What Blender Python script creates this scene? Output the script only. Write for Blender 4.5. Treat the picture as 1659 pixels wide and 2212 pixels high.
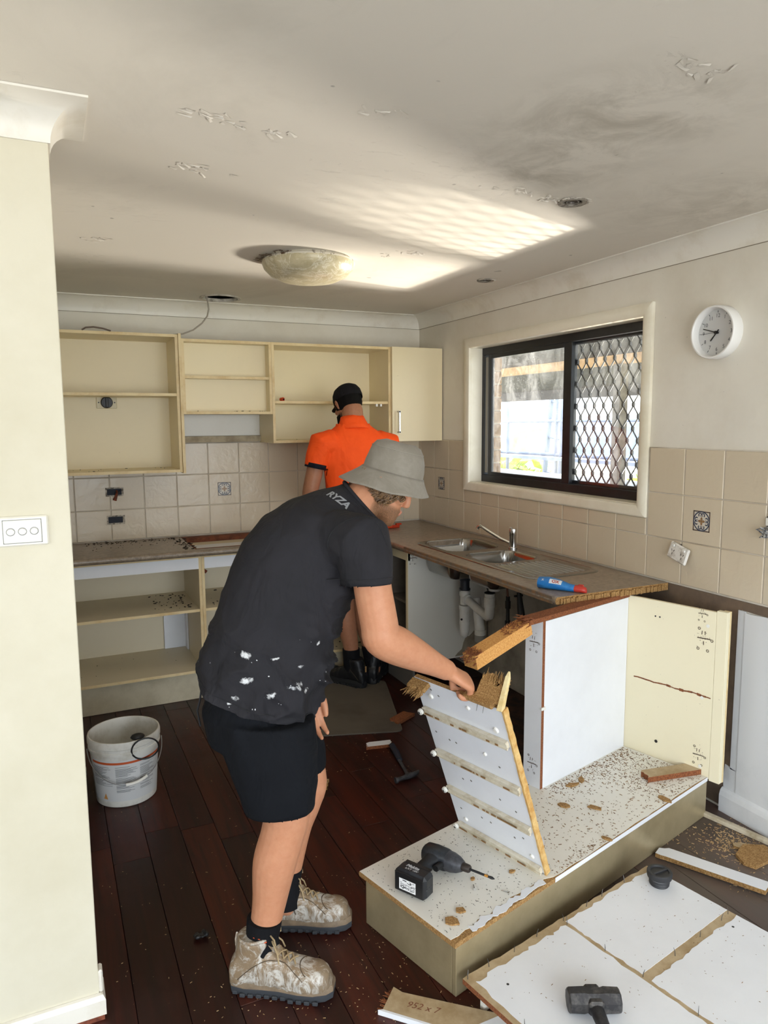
import bpy, bmesh, math, random
from mathutils import Vector, Matrix, noise
from mathutils.bvhtree import BVHTree
random.seed(7)
for _o in list(bpy.data.objects): bpy.data.objects.remove(_o)
SC = bpy.context.scene
COL = SC.collection
PI = math.pi
V = Vector

# ------------------------------------------------------------------ camera
cam_d = bpy.data.cameras.new('camera'); cam = bpy.data.objects.new('camera', cam_d); COL.objects.link(cam)
F_PX, IMG_W, IMG_H = 1564.08, 1659, 2212
cam_d.sensor_fit = 'VERTICAL'; cam_d.sensor_height = 24.0
cam_d.lens = 24.0*F_PX/IMG_H
yaw, pitch, roll = math.radians(-25.0068), math.radians(7.0372), math.radians(-0.4125)
fwd = V((-math.sin(yaw)*math.cos(pitch), math.cos(yaw)*math.cos(pitch), -math.sin(pitch)))
rgt = V((math.cos(yaw), math.sin(yaw), 0)); upv = rgt.cross(fwd)
r2 = rgt*math.cos(roll)+upv*math.sin(roll); u2 = upv*math.cos(roll)-rgt*math.sin(roll)
M3 = Matrix((r2, u2, -fwd)).transposed()
cam.matrix_world = Matrix.Translation((-2.4842, -4.7048, 1.6138)) @ M3.to_4x4()
cam_d.clip_start = 0.05; cam_d.clip_end = 300
SC.camera = cam

# ------------------------------------------------------------------ sky, sun, exposure
W = bpy.data.worlds.new('World'); SC.world = W; W.use_nodes = True
bg = W.node_tree.nodes['Background']; bg.inputs[0].default_value = (0.82, 0.91, 1.0, 1); bg.inputs[1].default_value = 5.2
def lamp(name, kind, loc, energy, color=(1, 1, 1), target=None, **kw):
    d = bpy.data.lights.new(name, kind); d.energy = energy; d.color = color
    for k, v in kw.items(): setattr(d, k, v)
    o = bpy.data.objects.new(name, d); COL.objects.link(o); o.location = loc
    if target is not None: o.rotation_euler = (V(target)-V(loc)).to_track_quat('-Z', 'Y').to_euler()
    return o
lamp('sun', 'SUN', (6, 6, 9), 11.0, (1, .95, .86), (6-.5, 6-.42, 9-.77), angle=0.01)
# sunlight glancing up off a bright surface in the yard, through the window onto the ceiling
lamp('yard_glow', 'SPOT', (3.9, -.38, 0.0), 2300.0, (1, .94, .84), (0.0, -1.44, 1.75), spot_size=math.radians(36), spot_blend=.5, shadow_soft_size=.3)
for gy, ty in ((-.92, -1.93), (.02, -1.03)):
    lamp('sun_glint', 'SPOT', (3.9, gy, 0.0), 2400.0, (1, .93, .8), (.1, ty, 1.95), spot_size=math.radians(9.0), spot_blend=.7, shadow_soft_size=.06)
# daylight in the window and rear door, then an added side fill
p1 = lamp('window_portal', 'AREA', (.17, -1.44, 1.65), 1.0, target=(-1, -1.44, 1.65), shape='RECTANGLE', size=1.5, size_y=.9)
p1.data.cycles.is_portal = True
p2 = lamp('door_daylight', 'AREA', (-1.75, -6.9, 1.15), 74.0, (.86, .94, 1.0), (-1.75, 0, 1.0), shape='RECTANGLE', size=3.2, size_y=2.1)
lamp('side_fill_light', 'AREA', (-5.12, -4.9, 1.35), 16.0, (.88, .95, 1.0), (0, -4.9, 1.2), shape='RECTANGLE', size=2.0, size_y=1.3)  # fill lamp added to lift the ambient light, at a made-up side opening
SC.view_settings.view_transform = 'Standard'; SC.view_settings.look = 'None'
SC.view_settings.gamma = 1.0; SC.view_settings.use_curve_mapping = False
SC.view_settings.exposure = 0.0

# ------------------------------------------------------------------ materials
MATS = {}
def rgb(h):
    if isinstance(h, str):
        c = [int(h[i:i+2], 16)/255 for i in (0, 2, 4)]
        return tuple((x/12.92 if x <= .04045 else ((x+.055)/1.055)**2.4) for x in c)+(1,)
    return tuple(h)+((1,) if len(h) == 3 else ())
class NT:
    def __init__(s, m):
        s.t = m.node_tree; s.n = s.t.nodes; s.l = s.t.links; s.b = s.n['Principled BSDF']; s._co = None
    def node(s, ty, **kw):
        x = s.n.new(ty)
        for k, v in kw.items():
            if k.startswith('i_'): x.inputs[k[2:].replace('_', ' ')].default_value = v
            else: setattr(x, k, v)
        return x
    def co(s, world=False):
        if world:
            return s.node('ShaderNodeNewGeometry').outputs['Position']
        if s._co is None:
            tc = s.node('ShaderNodeTexCoord'); s._co = tc.outputs['Object']
        return s._co
    def mapping(s, vec, scale=(1, 1, 1), loc=(0, 0, 0), rot=(0, 0, 0)):
        m = s.node('ShaderNodeMapping'); s.l.new(vec, m.inputs[0]); m.inputs['Scale'].default_value = scale
        m.inputs['Location'].default_value = loc; m.inputs['Rotation'].default_value = rot
        return m.outputs[0]
    def noise(s, vec, scale, detail=4, rough=.6, dist=0):
        n = s.node('ShaderNodeTexNoise'); s.l.new(vec, n.inputs['Vector']); n.inputs['Scale'].default_value = scale
        n.inputs['Detail'].default_value = detail; n.inputs['Roughness'].default_value = rough; n.inputs['Distortion'].default_value = dist
        return n.outputs['Fac']
    def ramp(s, fac, stops):
        r = s.node('ShaderNodeValToRGB'); s.l.new(fac, r.inputs[0]); e = r.color_ramp.elements
        while len(e) > 1: e.remove(e[-1])
        e[0].position, e[0].color = stops[0][0], rgb(stops[0][1])
        for p, c in stops[1:]:
            q = e.new(p); q.color = rgb(c)
        return r.outputs[0]
    def mix(s, fac, a, b, mode='MIX'):
        m = s.node('ShaderNodeMix', data_type='RGBA', blend_type=mode)
        for sock, v in ((m.inputs[0], fac), (m.inputs[6], a), (m.inputs[7], b)):
            if hasattr(v, 'links'): s.l.new(v, sock)
            elif isinstance(v, (int, float)): sock.default_value = v
            else: sock.default_value = rgb(v)
        return m.outputs[2]
    def math(s, op, a, b=0.0, c=0.0, clamp=False):
        m = s.node('ShaderNodeMath', operation=op, use_clamp=clamp)
        for sock, v in zip(m.inputs, (a, b, c)):
            if hasattr(v, 'links'): s.l.new(v, sock)
            else: sock.default_value = v
        return m.outputs[0]
    def bump(s, h, strength=.3, dist=.002):
        b = s.node('ShaderNodeBump'); b.inputs['Strength'].default_value = strength; b.inputs['Distance'].default_value = dist
        s.l.new(h, b.inputs['Height'])
        prev = s.b.inputs['Normal'].links
        if prev: s.l.new(prev[0].from_socket, b.inputs['Normal'])
        s.l.new(b.outputs[0], s.b.inputs['Normal'])
def mat(name, color='808080', rough=.6, metal=0.0, var=None, bump=None, spec=.5, coat=0, world=False, fn=None, sheen=0, sss=0):
    """var=(colour2, scale, lo, hi) blends a second colour by noise; bump=(scale, strength, distance)"""
    if name in MATS: return MATS[name]
    m = bpy.data.materials.new(name); m.use_nodes = True; n = NT(m); b = n.b
    b.inputs['Base Color'].default_value = rgb(color); b.inputs['Roughness'].default_value = rough
    b.inputs['Metallic'].default_value = metal; b.inputs['Specular IOR Level'].default_value = spec
    b.inputs['Coat Weight'].default_value = coat; b.inputs['Sheen Weight'].default_value = sheen
    if sss: b.inputs['Subsurface Weight'].default_value = sss; b.inputs['Subsurface Radius'].default_value = (.01, .004, .002); b.inputs['Subsurface Scale'].default_value = 1.0
    n.col = rgb(color)
    if var:
        c2, sc, lo, hi = var
        vec = n.co(world)
        if not world:
            oi = n.node('ShaderNodeObjectInfo'); add = n.node('ShaderNodeVectorMath', operation='ADD')
            sc_ = n.node('ShaderNodeVectorMath', operation='SCALE'); sc_.inputs[0].default_value = (13.1, 7.7, 5.3); n.l.new(oi.outputs['Random'], sc_.inputs['Scale'])
            n.l.new(vec, add.inputs[0]); n.l.new(sc_.outputs[0], add.inputs[1]); vec = add.outputs[0]
        f = n.noise(vec, sc, 6, .65)
        n.col = n.ramp(f, [(lo, color), (hi, c2)])
        n.l.new(n.col, b.inputs['Base Color'])
    if bump:
        n.bump(n.noise(n.co(world), bump[0], 5, .6), bump[1], bump[2])
    if fn:
        c = fn(n, n.col)
        if c is not None: n.l.new(c, b.inputs['Base Color'])
    MATS[name] = m
    return m

# ------------------------------------------------------------------ mesh helpers
class MB:
    """collects faces; build() links them as one mesh object"""
    def __init__(s): s.v = []; s.f = []; s.m = []
    def add(s, verts, faces, mi=0, M=None):
        o = len(s.v)
        s.v += [tuple(M @ V(p)) if M is not None else tuple(p) for p in verts]
        s.f += [tuple(o+i for i in f) for f in faces]
        s.m += [mi]*len(faces) if isinstance(mi, int) else list(mi)
        return s
    def box(s, lo, hi, mi=0, ch=0.0, M=None, top=None):
        x0, y0, z0 = lo; x1, y1, z1 = hi
        if ch <= 0:
            vs = [(x0,y0,z0),(x1,y0,z0),(x1,y1,z0),(x0,y1,z0),(x0,y0,z1),(x1,y0,z1),(x1,y1,z1),(x0,y1,z1)]
            fs = [(0,3,2,1),(4,5,6,7),(0,1,5,4),(1,2,6,5),(2,3,7,6),(3,0,4,7)]
            return s.add(vs, fs, mi if top is None else [mi, top, mi, mi, mi, mi], M)
        c = ((x0+x1)/2, (y0+y1)/2, (z0+z1)/2); h = (abs(x1-x0)/2, abs(y1-y0)/2, abs(z1-z0)/2); d = min(ch, .49*min(h)*2*.98)
        vs = []; idx = {}
        for sx in (-1, 1):
            for sy in (-1, 1):
                for sz in (-1, 1):
                    for a in range(3):
                        p = [c[0]+sx*(h[0]-d), c[1]+sy*(h[1]-d), c[2]+sz*(h[2]-d)]
                        p[a] = c[a]+(sx, sy, sz)[a]*h[a]
                        idx[(sx, sy, sz, a)] = len(vs); vs.append(tuple(p))
        fs = []
        for a in range(3):
            b_, c_ = (a+1) % 3, (a+2) % 3
            for sg in (-1, 1):
                q = []
                for (sb, sc) in ((-1,-1),(1,-1),(1,1),(-1,1)):
                    k = [0,0,0]; k[a] = sg; k[b_] = sb; k[c_] = sc; q.append(idx[(*k, a)])
                fs.append(tuple(q if sg > 0 else q[::-1]))
            for sb in (-1, 1):
                for sc in (-1, 1):
                    k0 = [0,0,0]; k1 = [0,0,0]; k0[a] = -1; k1[a] = 1; k0[b_] = k1[b_] = sb; k0[c_] = k1[c_] = sc
                    q = [idx[(*k0, b_)], idx[(*k1, b_)], idx[(*k1, c_)], idx[(*k0, c_)]]
                    fs.append(tuple(q if sb*sc < 0 else q[::-1]))
        for sx in (-1, 1):
            for sy in (-1, 1):
                for sz in (-1, 1):
                    q = [idx[(sx, sy, sz, a)] for a in range(3)]
                    fs.append(tuple(q if sx*sy*sz > 0 else q[::-1]))
        return s.add(vs, fs, mi, M)
    def prism(s, poly, z0, z1, mi=0, side=None, M=None):
        """extrude a 2-D outline (counter-clockwise) from z0 to z1"""
        n = len(poly); vs = [(x, y, z0) for x, y in poly]+[(x, y, z1) for x, y in poly]
        fs = [tuple(range(n-1, -1, -1)), tuple(range(n, 2*n))]+[(i, (i+1) % n, n+(i+1) % n, n+i) for i in range(n)]
        return s.add(vs, fs, [mi, mi]+[mi if side is None else side]*n, M)
    def loft(s, rings, mi=0, caps=True, closed=True, M=None, mis=None):
        """rings: list of point lists of equal length"""
        n = len(rings[0]); vs = [p for r in rings for p in r]; fs = []; mm = []
        for k in range(len(rings)-1):
            for i in range(n if closed else n-1):
                j = (i+1) % n
                fs.append((k*n+i, k*n+j, (k+1)*n+j, (k+1)*n+i)); mm.append(mis[k] if mis else mi)
        if caps and closed:
            fs.append(tuple(range(n-1, -1, -1))); fs.append(tuple((len(rings)-1)*n+i for i in range(n)))
            mm += [mis[0] if mis else mi, mis[-1] if mis else mi]
        return s.add(vs, fs, mm, M)
    def tube(s, path, rad, seg=10, mi=0, caps=True, M=None, closed=False, squash=None):
        path = [V(p) for p in path]; n = len(path); rings = []; prev = None
        for i, p in enumerate(path):
            if closed: t = path[(i+1) % n]-path[i-1]
            else: t = path[min(i+1, n-1)]-path[max(i-1, 0)]
            t.normalize()
            if prev is None:
                a = V((0, 0, 1)) if abs(t.z) < .9 else V((1, 0, 0)); u = t.cross(a).normalized()
            else:
                u = prev-t*prev.dot(t); u = u.normalized() if u.length > 1e-6 else t.orthogonal().normalized()
            prev = u; w = t.cross(u); r = rad[i] if hasattr(rad, '__len__') else rad
            rings.append([tuple(p+u*(r*math.cos(2*PI*k/seg))+w*(r*(squash or 1)*math.sin(2*PI*k/seg))) for k in range(seg)])
        if closed: rings.append(rings[0])
        return s.loft(rings, mi, caps and not closed, True, M)
    def cyl(s, p0, p1, r0, r1=None, seg=20, mi=0, M=None, caps=True):
        return s.tube([p0, p1], [r0, r0 if r1 is None else r1], seg, mi, caps, M)
    def lathe(s, prof, seg=32, mi=0, M=None, mis=None, ang=None):
        """profile (r,z) turned round z; r=0 ends allowed"""
        rings = [[(max(r, 1e-5)*math.cos(2*PI*k/seg), max(r, 1e-5)*math.sin(2*PI*k/seg), z) for k in range(seg)] for r, z in prof]
        return s.loft(rings, mi, False, True, M, mis)
    def ball(s, c, r, seg=14, rings=9, mi=0, M=None):
        c = V(c); r = r if hasattr(r, '__len__') else (r, r, r); R = []
        for i in range(rings+1):
            a = -PI/2+PI*i/rings; q = max(math.cos(a), 1e-4)
            R.append([(c.x+r[0]*q*math.cos(2*PI*k/seg), c.y+r[1]*q*math.sin(2*PI*k/seg), c.z+r[2]*math.sin(a)) for k in range(seg)])
        return s.loft(R, mi, True, True, M)
    def mesh(s, name, mats=()):
        me = bpy.data.meshes.new(name); me.from_pydata(s.v, [], s.f)
        for m in mats: me.materials.append(m)
        for p, i in zip(me.polygons, s.m): p.material_index = i
        me.validate(clean_customdata=False); me.update()
        return me
    def build(s, name, mats, parent=None, smooth=0, loc=(0, 0, 0), rot=(0, 0, 0), bevel=0, weld=False, **tags):
        mats = mats if isinstance(mats, (list, tuple)) else [mats]
        return link(name, s.mesh(name, mats), parent, smooth, loc, rot, bevel, weld, **tags)
def smooth_mesh(me, ang):
    for p in me.polygons: p.use_smooth = True
    if ang < 180:
        try: me.set_sharp_from_angle(angle=math.radians(ang))
        except Exception: pass
def link(name, me, parent=None, smooth=0, loc=(0, 0, 0), rot=(0, 0, 0), bevel=0, weld=False, **tags):
    o = bpy.data.objects.new(name, me); COL.objects.link(o); o.location = loc; o.rotation_euler = rot
    if parent is not None: o.parent = parent
    if weld:
        bm = bmesh.new(); bm.from_mesh(me); bmesh.ops.remove_doubles(bm, verts=bm.verts, dist=1e-5)
        bmesh.ops.recalc_face_normals(bm, faces=bm.faces); bm.to_mesh(me); bm.free()
    if smooth: smooth_mesh(me, smooth)
    if bevel:
        b = o.modifiers.new('bevel', 'BEVEL'); b.width = bevel; b.segments = 2; b.limit_method = 'ANGLE'; b.angle_limit = math.radians(40)
    tag(o, **tags)
    return o
def tag(o, label=None, cat=None, group=None, kind=None):
    if label: o['label'] = label
    if cat: o['category'] = cat
    if group: o['group'] = group
    if kind: o['kind'] = kind
    return o
def thing(name, label, cat, loc=(0, 0, 0), rotz=0.0, group=None, kind=None, rot=None):
    o = bpy.data.objects.new(name, None); COL.objects.link(o); o.location = loc; o.rotation_euler = rot or (0, 0, rotz); o.empty_display_size = .05
    return tag(o, label, cat, group, kind)
def copy_tree(o, parent=None):
    c = o.copy(); COL.objects.link(c); c.parent = parent
    for ch in o.children: copy_tree(ch, c)
    return c
def solid(mb_or_me, voxel, smooth=4, factor=.5):
    """union of closed shapes by voxel remesh, then smoothing; returns a new mesh"""
    me = mb_or_me.mesh('tmp') if isinstance(mb_or_me, MB) else mb_or_me
    o = bpy.data.objects.new('tmp', me); COL.objects.link(o)
    r = o.modifiers.new('r', 'REMESH'); r.mode = 'VOXEL'; r.voxel_size = voxel; r.use_smooth_shade = True
    if smooth:
        q = o.modifiers.new('s', 'SMOOTH'); q.iterations = smooth; q.factor = factor
    dg = bpy.context.evaluated_depsgraph_get(); out = bpy.data.meshes.new_from_object(o.evaluated_get(dg))
    bpy.data.objects.remove(o); bpy.data.meshes.remove(me)
    smooth_mesh(out, 180)
    return out
def cut(obj, cutters):
    """subtract closed cutter meshes from obj's mesh for good"""
    tmp = []
    for mb in cutters:
        c = bpy.data.objects.new('cut', mb.mesh('cut')); COL.objects.link(c); tmp.append(c)
        b = obj.modifiers.new('b', 'BOOLEAN'); b.operation = 'DIFFERENCE'; b.object = c; b.solver = 'EXACT'
    dg = bpy.context.evaluated_depsgraph_get(); me = bpy.data.meshes.new_from_object(obj.evaluated_get(dg))
    obj.modifiers.clear(); old = obj.data; obj.data = me; me.name = old.name
    for c in tmp: bpy.data.objects.remove(c)
    return obj
def text_mesh(txt, size, font_shear=0.0, extrude=0.0, bold=0.0, align='CENTER', spacing=1.0):
    cu = bpy.data.curves.new('txt', 'FONT'); cu.body = txt; cu.size = size; cu.shear = font_shear; cu.extrude = extrude; cu.offset = bold
    cu.align_x = align; cu.align_y = 'CENTER'; cu.space_character = spacing; cu.resolution_u = 3
    o = bpy.data.objects.new('txt', cu); COL.objects.link(o)
    dg = bpy.context.evaluated_depsgraph_get(); me = bpy.data.meshes.new_from_object(o.evaluated_get(dg))
    bpy.data.objects.remove(o); bpy.data.curves.remove(cu)
    return me
def text_obj(txt, size, material, parent, origin, xdir, ydir, name='lettering', **kw):
    """flat lettering lying in the plane (xdir, ydir) at origin"""
    me = text_mesh(txt, size, **kw); x = V(xdir).normalized(); y = V(ydir).normalized(); z = x.cross(y)
    Mx = Matrix((x, y, z)).transposed().to_4x4(); Mx.translation = V(origin)
    me.transform(Mx); me.materials.clear(); me.materials.append(material)
    return link(name, me, parent)
def drape(me, bvh, origin, xdir, ydir, lift=.0015, subdiv=0):
    """lay a flat mesh (in xy) on a surface: along -normal of the plane"""
    x = V(xdir).normalized(); y = (V(ydir)-x*V(ydir).dot(x)).normalized(); z = x.cross(y); o = V(origin)
    if subdiv:
        bm = bmesh.new(); bm.from_mesh(me); bmesh.ops.triangulate(bm, faces=bm.faces)
        for _ in range(subdiv):
            bmesh.ops.subdivide_edges(bm, edges=[e for e in bm.edges if e.calc_length() > .008], cuts=1, use_grid_fill=False)
            bmesh.ops.triangulate(bm, faces=bm.faces)
        bm.to_mesh(me); bm.free()
    for v in me.vertices:
        p = o+x*v.co.x+y*v.co.y; h = bvh.ray_cast(p+z*.15, -z, .5)
        v.co = (h[0]+z*lift) if h[0] is not None else p
    return me
def bvh_of(me):
    return BVHTree.FromPolygons([v.co.copy() for v in me.vertices], [tuple(p.vertices) for p in me.polygons])
def jag(a, b, n, amp, rnd=random):
    """points of a broken line from a to b (2-D), b excluded"""
    out = []; a = V(a); b = V(b); d = b-a; nrm = V((-d.y, d.x)).normalized()
    for i in range(n):
        t = (i+(rnd.uniform(-.3, .3) if i else 0))/n
        out.append(tuple(a+d*t+nrm*(rnd.uniform(-amp, amp) if i else 0)))
    return out
# ------------------------------------------------------------------ the room
CE = 2.363
def stain(n, c):
    w = n.co(True); f = n.noise(w, 1.3, 5, .6, .6); k = n.ramp(f, [(.52, (0, 0, 0)), (.68, (1, 1, 1))])
    f2 = n.noise(w, 90, 2, .5); k2 = n.ramp(f2, [(.74, (0, 0, 0)), (.78, (1, 1, 1))])
    return n.mix(n.math('MULTIPLY', k2, .35), n.mix(n.math('MULTIPLY', k, .10), c, '9C9280'), '6A5F50')
DAMP = [(-1.14, -3.05, .45), (-1.1, -3.3, .35), (-.3, -2.8, .55), (-1.05, -2.8, .3)]
def ceil_fn(n, c):
    w = n.co(True)
    # peeling paint: ridged patches, and damp marks
    p = n.noise(n.mapping(w, (14, 30, 14)), 1.0, 6, .75, 1.2); area = n.ramp(n.noise(w, 1.7, 2, .5), [(.52, (0, 0, 0)), (.62, (1, 1, 1))])
    ridge = n.ramp(p, [(.6, (0, 0, 0)), (.64, (1, 1, 1)), (.7, (.2, .2, .2))])
    h = n.math('MULTIPLY', ridge, area); n.bump(h, .5, .004)
    n.bump(n.noise(w, 160, 2, .5), .12, .001)
    damp = n.ramp(n.noise(w, 1.1, 6, .7, .8), [(.55, (0, 0, 0)), (.7, (1, 1, 1))])
    c = n.mix(n.math('MULTIPLY', damp, .14), c, '8E8676')
    dn = n.noise(w, 5.5, 6, .7, .5)
    for (dx, dy, dr) in DAMP:
        ds_ = n.node('ShaderNodeVectorMath', operation='DISTANCE'); n.l.new(w, ds_.inputs[0]); ds_.inputs[1].default_value = (dx, dy, 2.363)
        k_ = n.math('MULTIPLY', n.math('SUBTRACT', 1.0, n.math('DIVIDE', ds_.outputs['Value'], dr), clamp=True), n.ramp(dn, [(.4, (0, 0, 0)), (.65, (1, 1, 1))])); c = n.mix(n.math('MULTIPLY', k_, .45, clamp=True), c, '8F8674')
    spots = n.ramp(n.noise(w, 17, 1, .4), [(.79, (0, 0, 0)), (.81, (1, 1, 1))])
    return n.mix(n.math('MULTIPLY', spots, .5), c, '5E574C')
def tile_fn(n, c):
    w = n.co(True); n.bump(n.noise(n.mapping(w, (1, 1, 1)), 22, 3, .5, 1.2), .35, .004); n.bump(n.noise(w, 7, 2, .5, .6), .5, .006)
    oi = n.node('ShaderNodeObjectInfo')
    return n.mix(n.math('MULTIPLY', oi.outputs['Random'], .22), c, 'BDB09C')
def plank_fn(n, c):
    w = n.co(True); oi = n.node('ShaderNodeObjectInfo'); r = oi.outputs['Random']
    base = n.ramp(r, [(0, '2A0F0B'), (.3, '3A140D'), (.55, '2E0E0C'), (.8, '46190D'), (1, '351310')])
    off = n.node('ShaderNodeCombineXYZ'); n.l.new(n.math('MULTIPLY', r, 17.0), off.inputs[1]); n.l.new(n.math('MULTIPLY', r, 9.0), off.inputs[0])
    add = n.node('ShaderNodeVectorMath', operation='ADD'); n.l.new(w, add.inputs[0]); n.l.new(off.outputs[0], add.inputs[1])
    g = n.noise(n.mapping(add.outputs[0], (34, 2.2, 1)), 1.0, 7, .65, .7)
    g2 = n.noise(n.mapping(add.outputs[0], (7, .8, 1)), 1.0, 4, .6, 1.0)
    c = n.mix(n.ramp(g, [(.35, (0, 0, 0)), (.75, (1, 1, 1))]), base, '160806')
    c = n.mix(n.math('MULTIPLY', n.ramp(g2, [(.5, (0, 0, 0)), (.72, (1, 1, 1))]), .5), c, '5A2412')
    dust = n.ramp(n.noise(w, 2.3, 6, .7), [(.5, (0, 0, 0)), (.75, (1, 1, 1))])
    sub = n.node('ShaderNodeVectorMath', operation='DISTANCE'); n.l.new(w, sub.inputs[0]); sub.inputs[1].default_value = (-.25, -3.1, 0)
    painted_sheen = n.math('SUBTRACT', 1.0, n.math('MULTIPLY', sub.outputs['Value'], 1.15), clamp=True)  # grey floor reflection painted into the planks near the right wall, with dust
    c = n.mix(n.math('MULTIPLY', dust, .035), c, '8A7C70'); c = n.mix(n.math('MULTIPLY', painted_sheen, .55), c, '857A70')
    n.l.new(n.math('ADD', n.math('MULTIPLY', dust, .25), .34), n.b.inputs['Roughness'])
    n.bump(g, .08, .001)
    return c
M_nib = mat('wall paint dimmed for light', 'D8D1BC', .62, var=('CEC6AE', 1.6, .45, .7), bump=(260, .10, .001), world=True)  # same wall paint, darkened in its colour to offset strong light here
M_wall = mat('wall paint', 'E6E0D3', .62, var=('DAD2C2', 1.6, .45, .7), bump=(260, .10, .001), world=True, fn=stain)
M_ceil = mat('ceiling paint', 'DFD8CC', .7, world=True, fn=ceil_fn)
M_white = mat('white gloss trim', 'E8E3D8', .4, var=('D6CDBC', 5, .5, .75), bump=(120, .05, .001), world=True)
M_tile = mat('glazed tile', 'D2C3AA', .24, spec=.5, fn=tile_fn)
M_grout = mat('grout', 'CFC6B8', .85, var=('A0927F', 3, .45, .7), world=True)
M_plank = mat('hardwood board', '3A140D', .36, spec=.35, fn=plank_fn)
M_sub = mat('subfloor', '1E0D09', .8)
M_bare = mat('bare wall sheet', '7A6653', .8, var=('5E5045', 5, .4, .65), bump=(60, .2, .002), world=True)
M_plast = mat('painted sheet', 'DADBDD', .5, var=('C6C8CB', 3, .45, .7), world=True)
M_dark = mat('dark void', '0B0A09', .9)

fl = MB().box((-5.3, -7.1, -.1), (.1, .1, -.013)).build('floor', M_sub, kind='structure')
PW = .132; x = -2.344-5*PW; k = 0
mesh_cache = {}
while x < 0:
    y = .0-random.uniform(0, .9) if k else -.2
    ys = [0.0]
    while y > -4.4: ys.append(y); y -= random.uniform(.9, 2.1)
    ys.append(-4.4)
    x1 = min(x+PW, 0.0)
    for a, b in zip(ys, ys[1:]):
        if a-b < .05: continue
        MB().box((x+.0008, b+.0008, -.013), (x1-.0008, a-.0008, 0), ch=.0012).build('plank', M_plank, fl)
    x += PW; k += 1
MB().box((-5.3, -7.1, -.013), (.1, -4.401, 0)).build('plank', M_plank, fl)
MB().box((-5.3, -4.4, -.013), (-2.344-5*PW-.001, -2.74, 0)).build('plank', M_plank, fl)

MB().box((-5.3, 0, -.1), (.1, .1, CE)).build('wall_back', M_wall, kind='structure')
wall_back = bpy.data.objects['wall_back']
MB().box((-2.77, -2.63, 0), (-2.67, 0, CE)).build('wall_kitchen', M_wall, kind='structure')
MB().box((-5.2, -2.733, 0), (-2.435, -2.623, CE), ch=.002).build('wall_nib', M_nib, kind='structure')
wlb = MB(); wlb.box((-5.3, -7.1, 0), (-5.2, -5.95, CE)); wlb.box((-5.3, -3.85, 0), (-5.2, 0, CE)); wlb.box((-5.3, -5.95, 0), (-5.2, -3.85, .65)); wlb.box((-5.3, -5.95, 2.05), (-5.2, -3.85, CE)); wlb.build('wall_left', M_wall, kind='structure')  # opening added in this unseen wall to let in fill light
rb = MB(); rb.box((-5.3, -7.1, 0), (-3.4, -7.0, CE)); rb.box((-3.4, -7.1, 2.2), (-.1, -7.0, CE)); rb.box((-.1, -7.1, 0), (.1, -7.0, CE))
rb.build('wall_rear', M_wall, kind='structure')
WY0, WY1, WZ0, WZ1 = -2.18, -.70, 1.23, 2.08
wr = MB(); wr.box((0, WY1, 0), (.1, .1, CE)); wr.box((0, -7.1, 0), (.1, WY0, CE)); wr.box((0, WY0, 0), (.1, WY1, WZ0)); wr.box((0, WY0, WZ1), (.1, WY1, CE))
wall_right = wr.build('wall_right', M_wall, kind='structure')
# where the old units stood the wall is bare, and a painted lining sheet begins beyond
rr = random.Random(3)
pl = [(-2.742, .012), (-2.05, .012), (-2.05, .897), (-2.30, .897), (-3.3, .897)]+[( -3.3+.08*i, .865+rr.uniform(-.006, .008)) for i in range(0, 7)]+[(-2.752, .862+0)]+[(-2.745+rr.uniform(-.006, .008), .80-.08*i) for i in range(8)]
MX = Matrix(((0, 0, 1, 0), (1, 0, 0, 0), (0, 1, 0, 0), (0, 0, 0, 1)))    # (y,z) outline -> plane facing -x
MB().prism(pl[::-1], -.004, 0, M=MX).build('bare_patch', M_bare, wall_right)
MB().box((-.009, -2.05, .0), (0, -.01, .897)).build('bare_patch', mat('cabinet void wall', 'B9B2A6', .8, var=('8F877B', 4, .4, .65), world=True), wall_right)
pl = [(-7.0, .09), (-2.775, .09), (-2.775, .855)]+[(-2.80-.06*i, .857+rr.uniform(-.004, .005)) for i in range(8)]+[(-7.0, .86)]
MB().prism(pl, -.010, -.004, M=MX).build('lining_sheet', M_plast, wall_right)
MB().box((-.007, -2.776, .19), (-.004, -2.742, .86)).build('lining_strip', M_plast, wall_right)
MB().prism([(-2.776, .1), (-2.715, .1), (-2.712, .15), (-2.718, .2), (-2.776, .19)], -.007, -.003, M=MX).build('lining_sheet', M_plast, wall_right)
sk = [(0, 0), (-.022, 0), (-.022, .07), (-.016, .09), (-.006, .10), (0, .10)]
MB().loft([[(px-.004, y, pz) for px, pz in sk] for y in (-7.0, -2.712)]).build('baseboard_right', M_plast, kind='structure')
# nib wall skirting, standing off the plaster a little
def path_skirt(d, z): return [(-5.2, -2.734-d, z), (-2.434+d, -2.734-d, z), (-2.434+d, -2.66, z)]
MB().loft([[path_skirt(d, z)[i] for d, z in ((0, 0.012), (.014, .012), (.014, .055), (.008, .068), (0, .07))] for i in range(3)]).build('baseboard_left', M_white, kind='structure')
MB().box((-2.436, -2.735, .07), (-2.424, -2.70, .135), ch=.004).build('corner_trim', M_white, bpy.data.objects['baseboard_left'])
MB().box((-5.2, -2.75, 0), (-2.425, -2.734, .012)).build('skirting_base', mat('raw red timber', '8C4A30', .7, var=('5E2C1C', 30, .4, .6)), bpy.data.objects['baseboard_left'])

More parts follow.
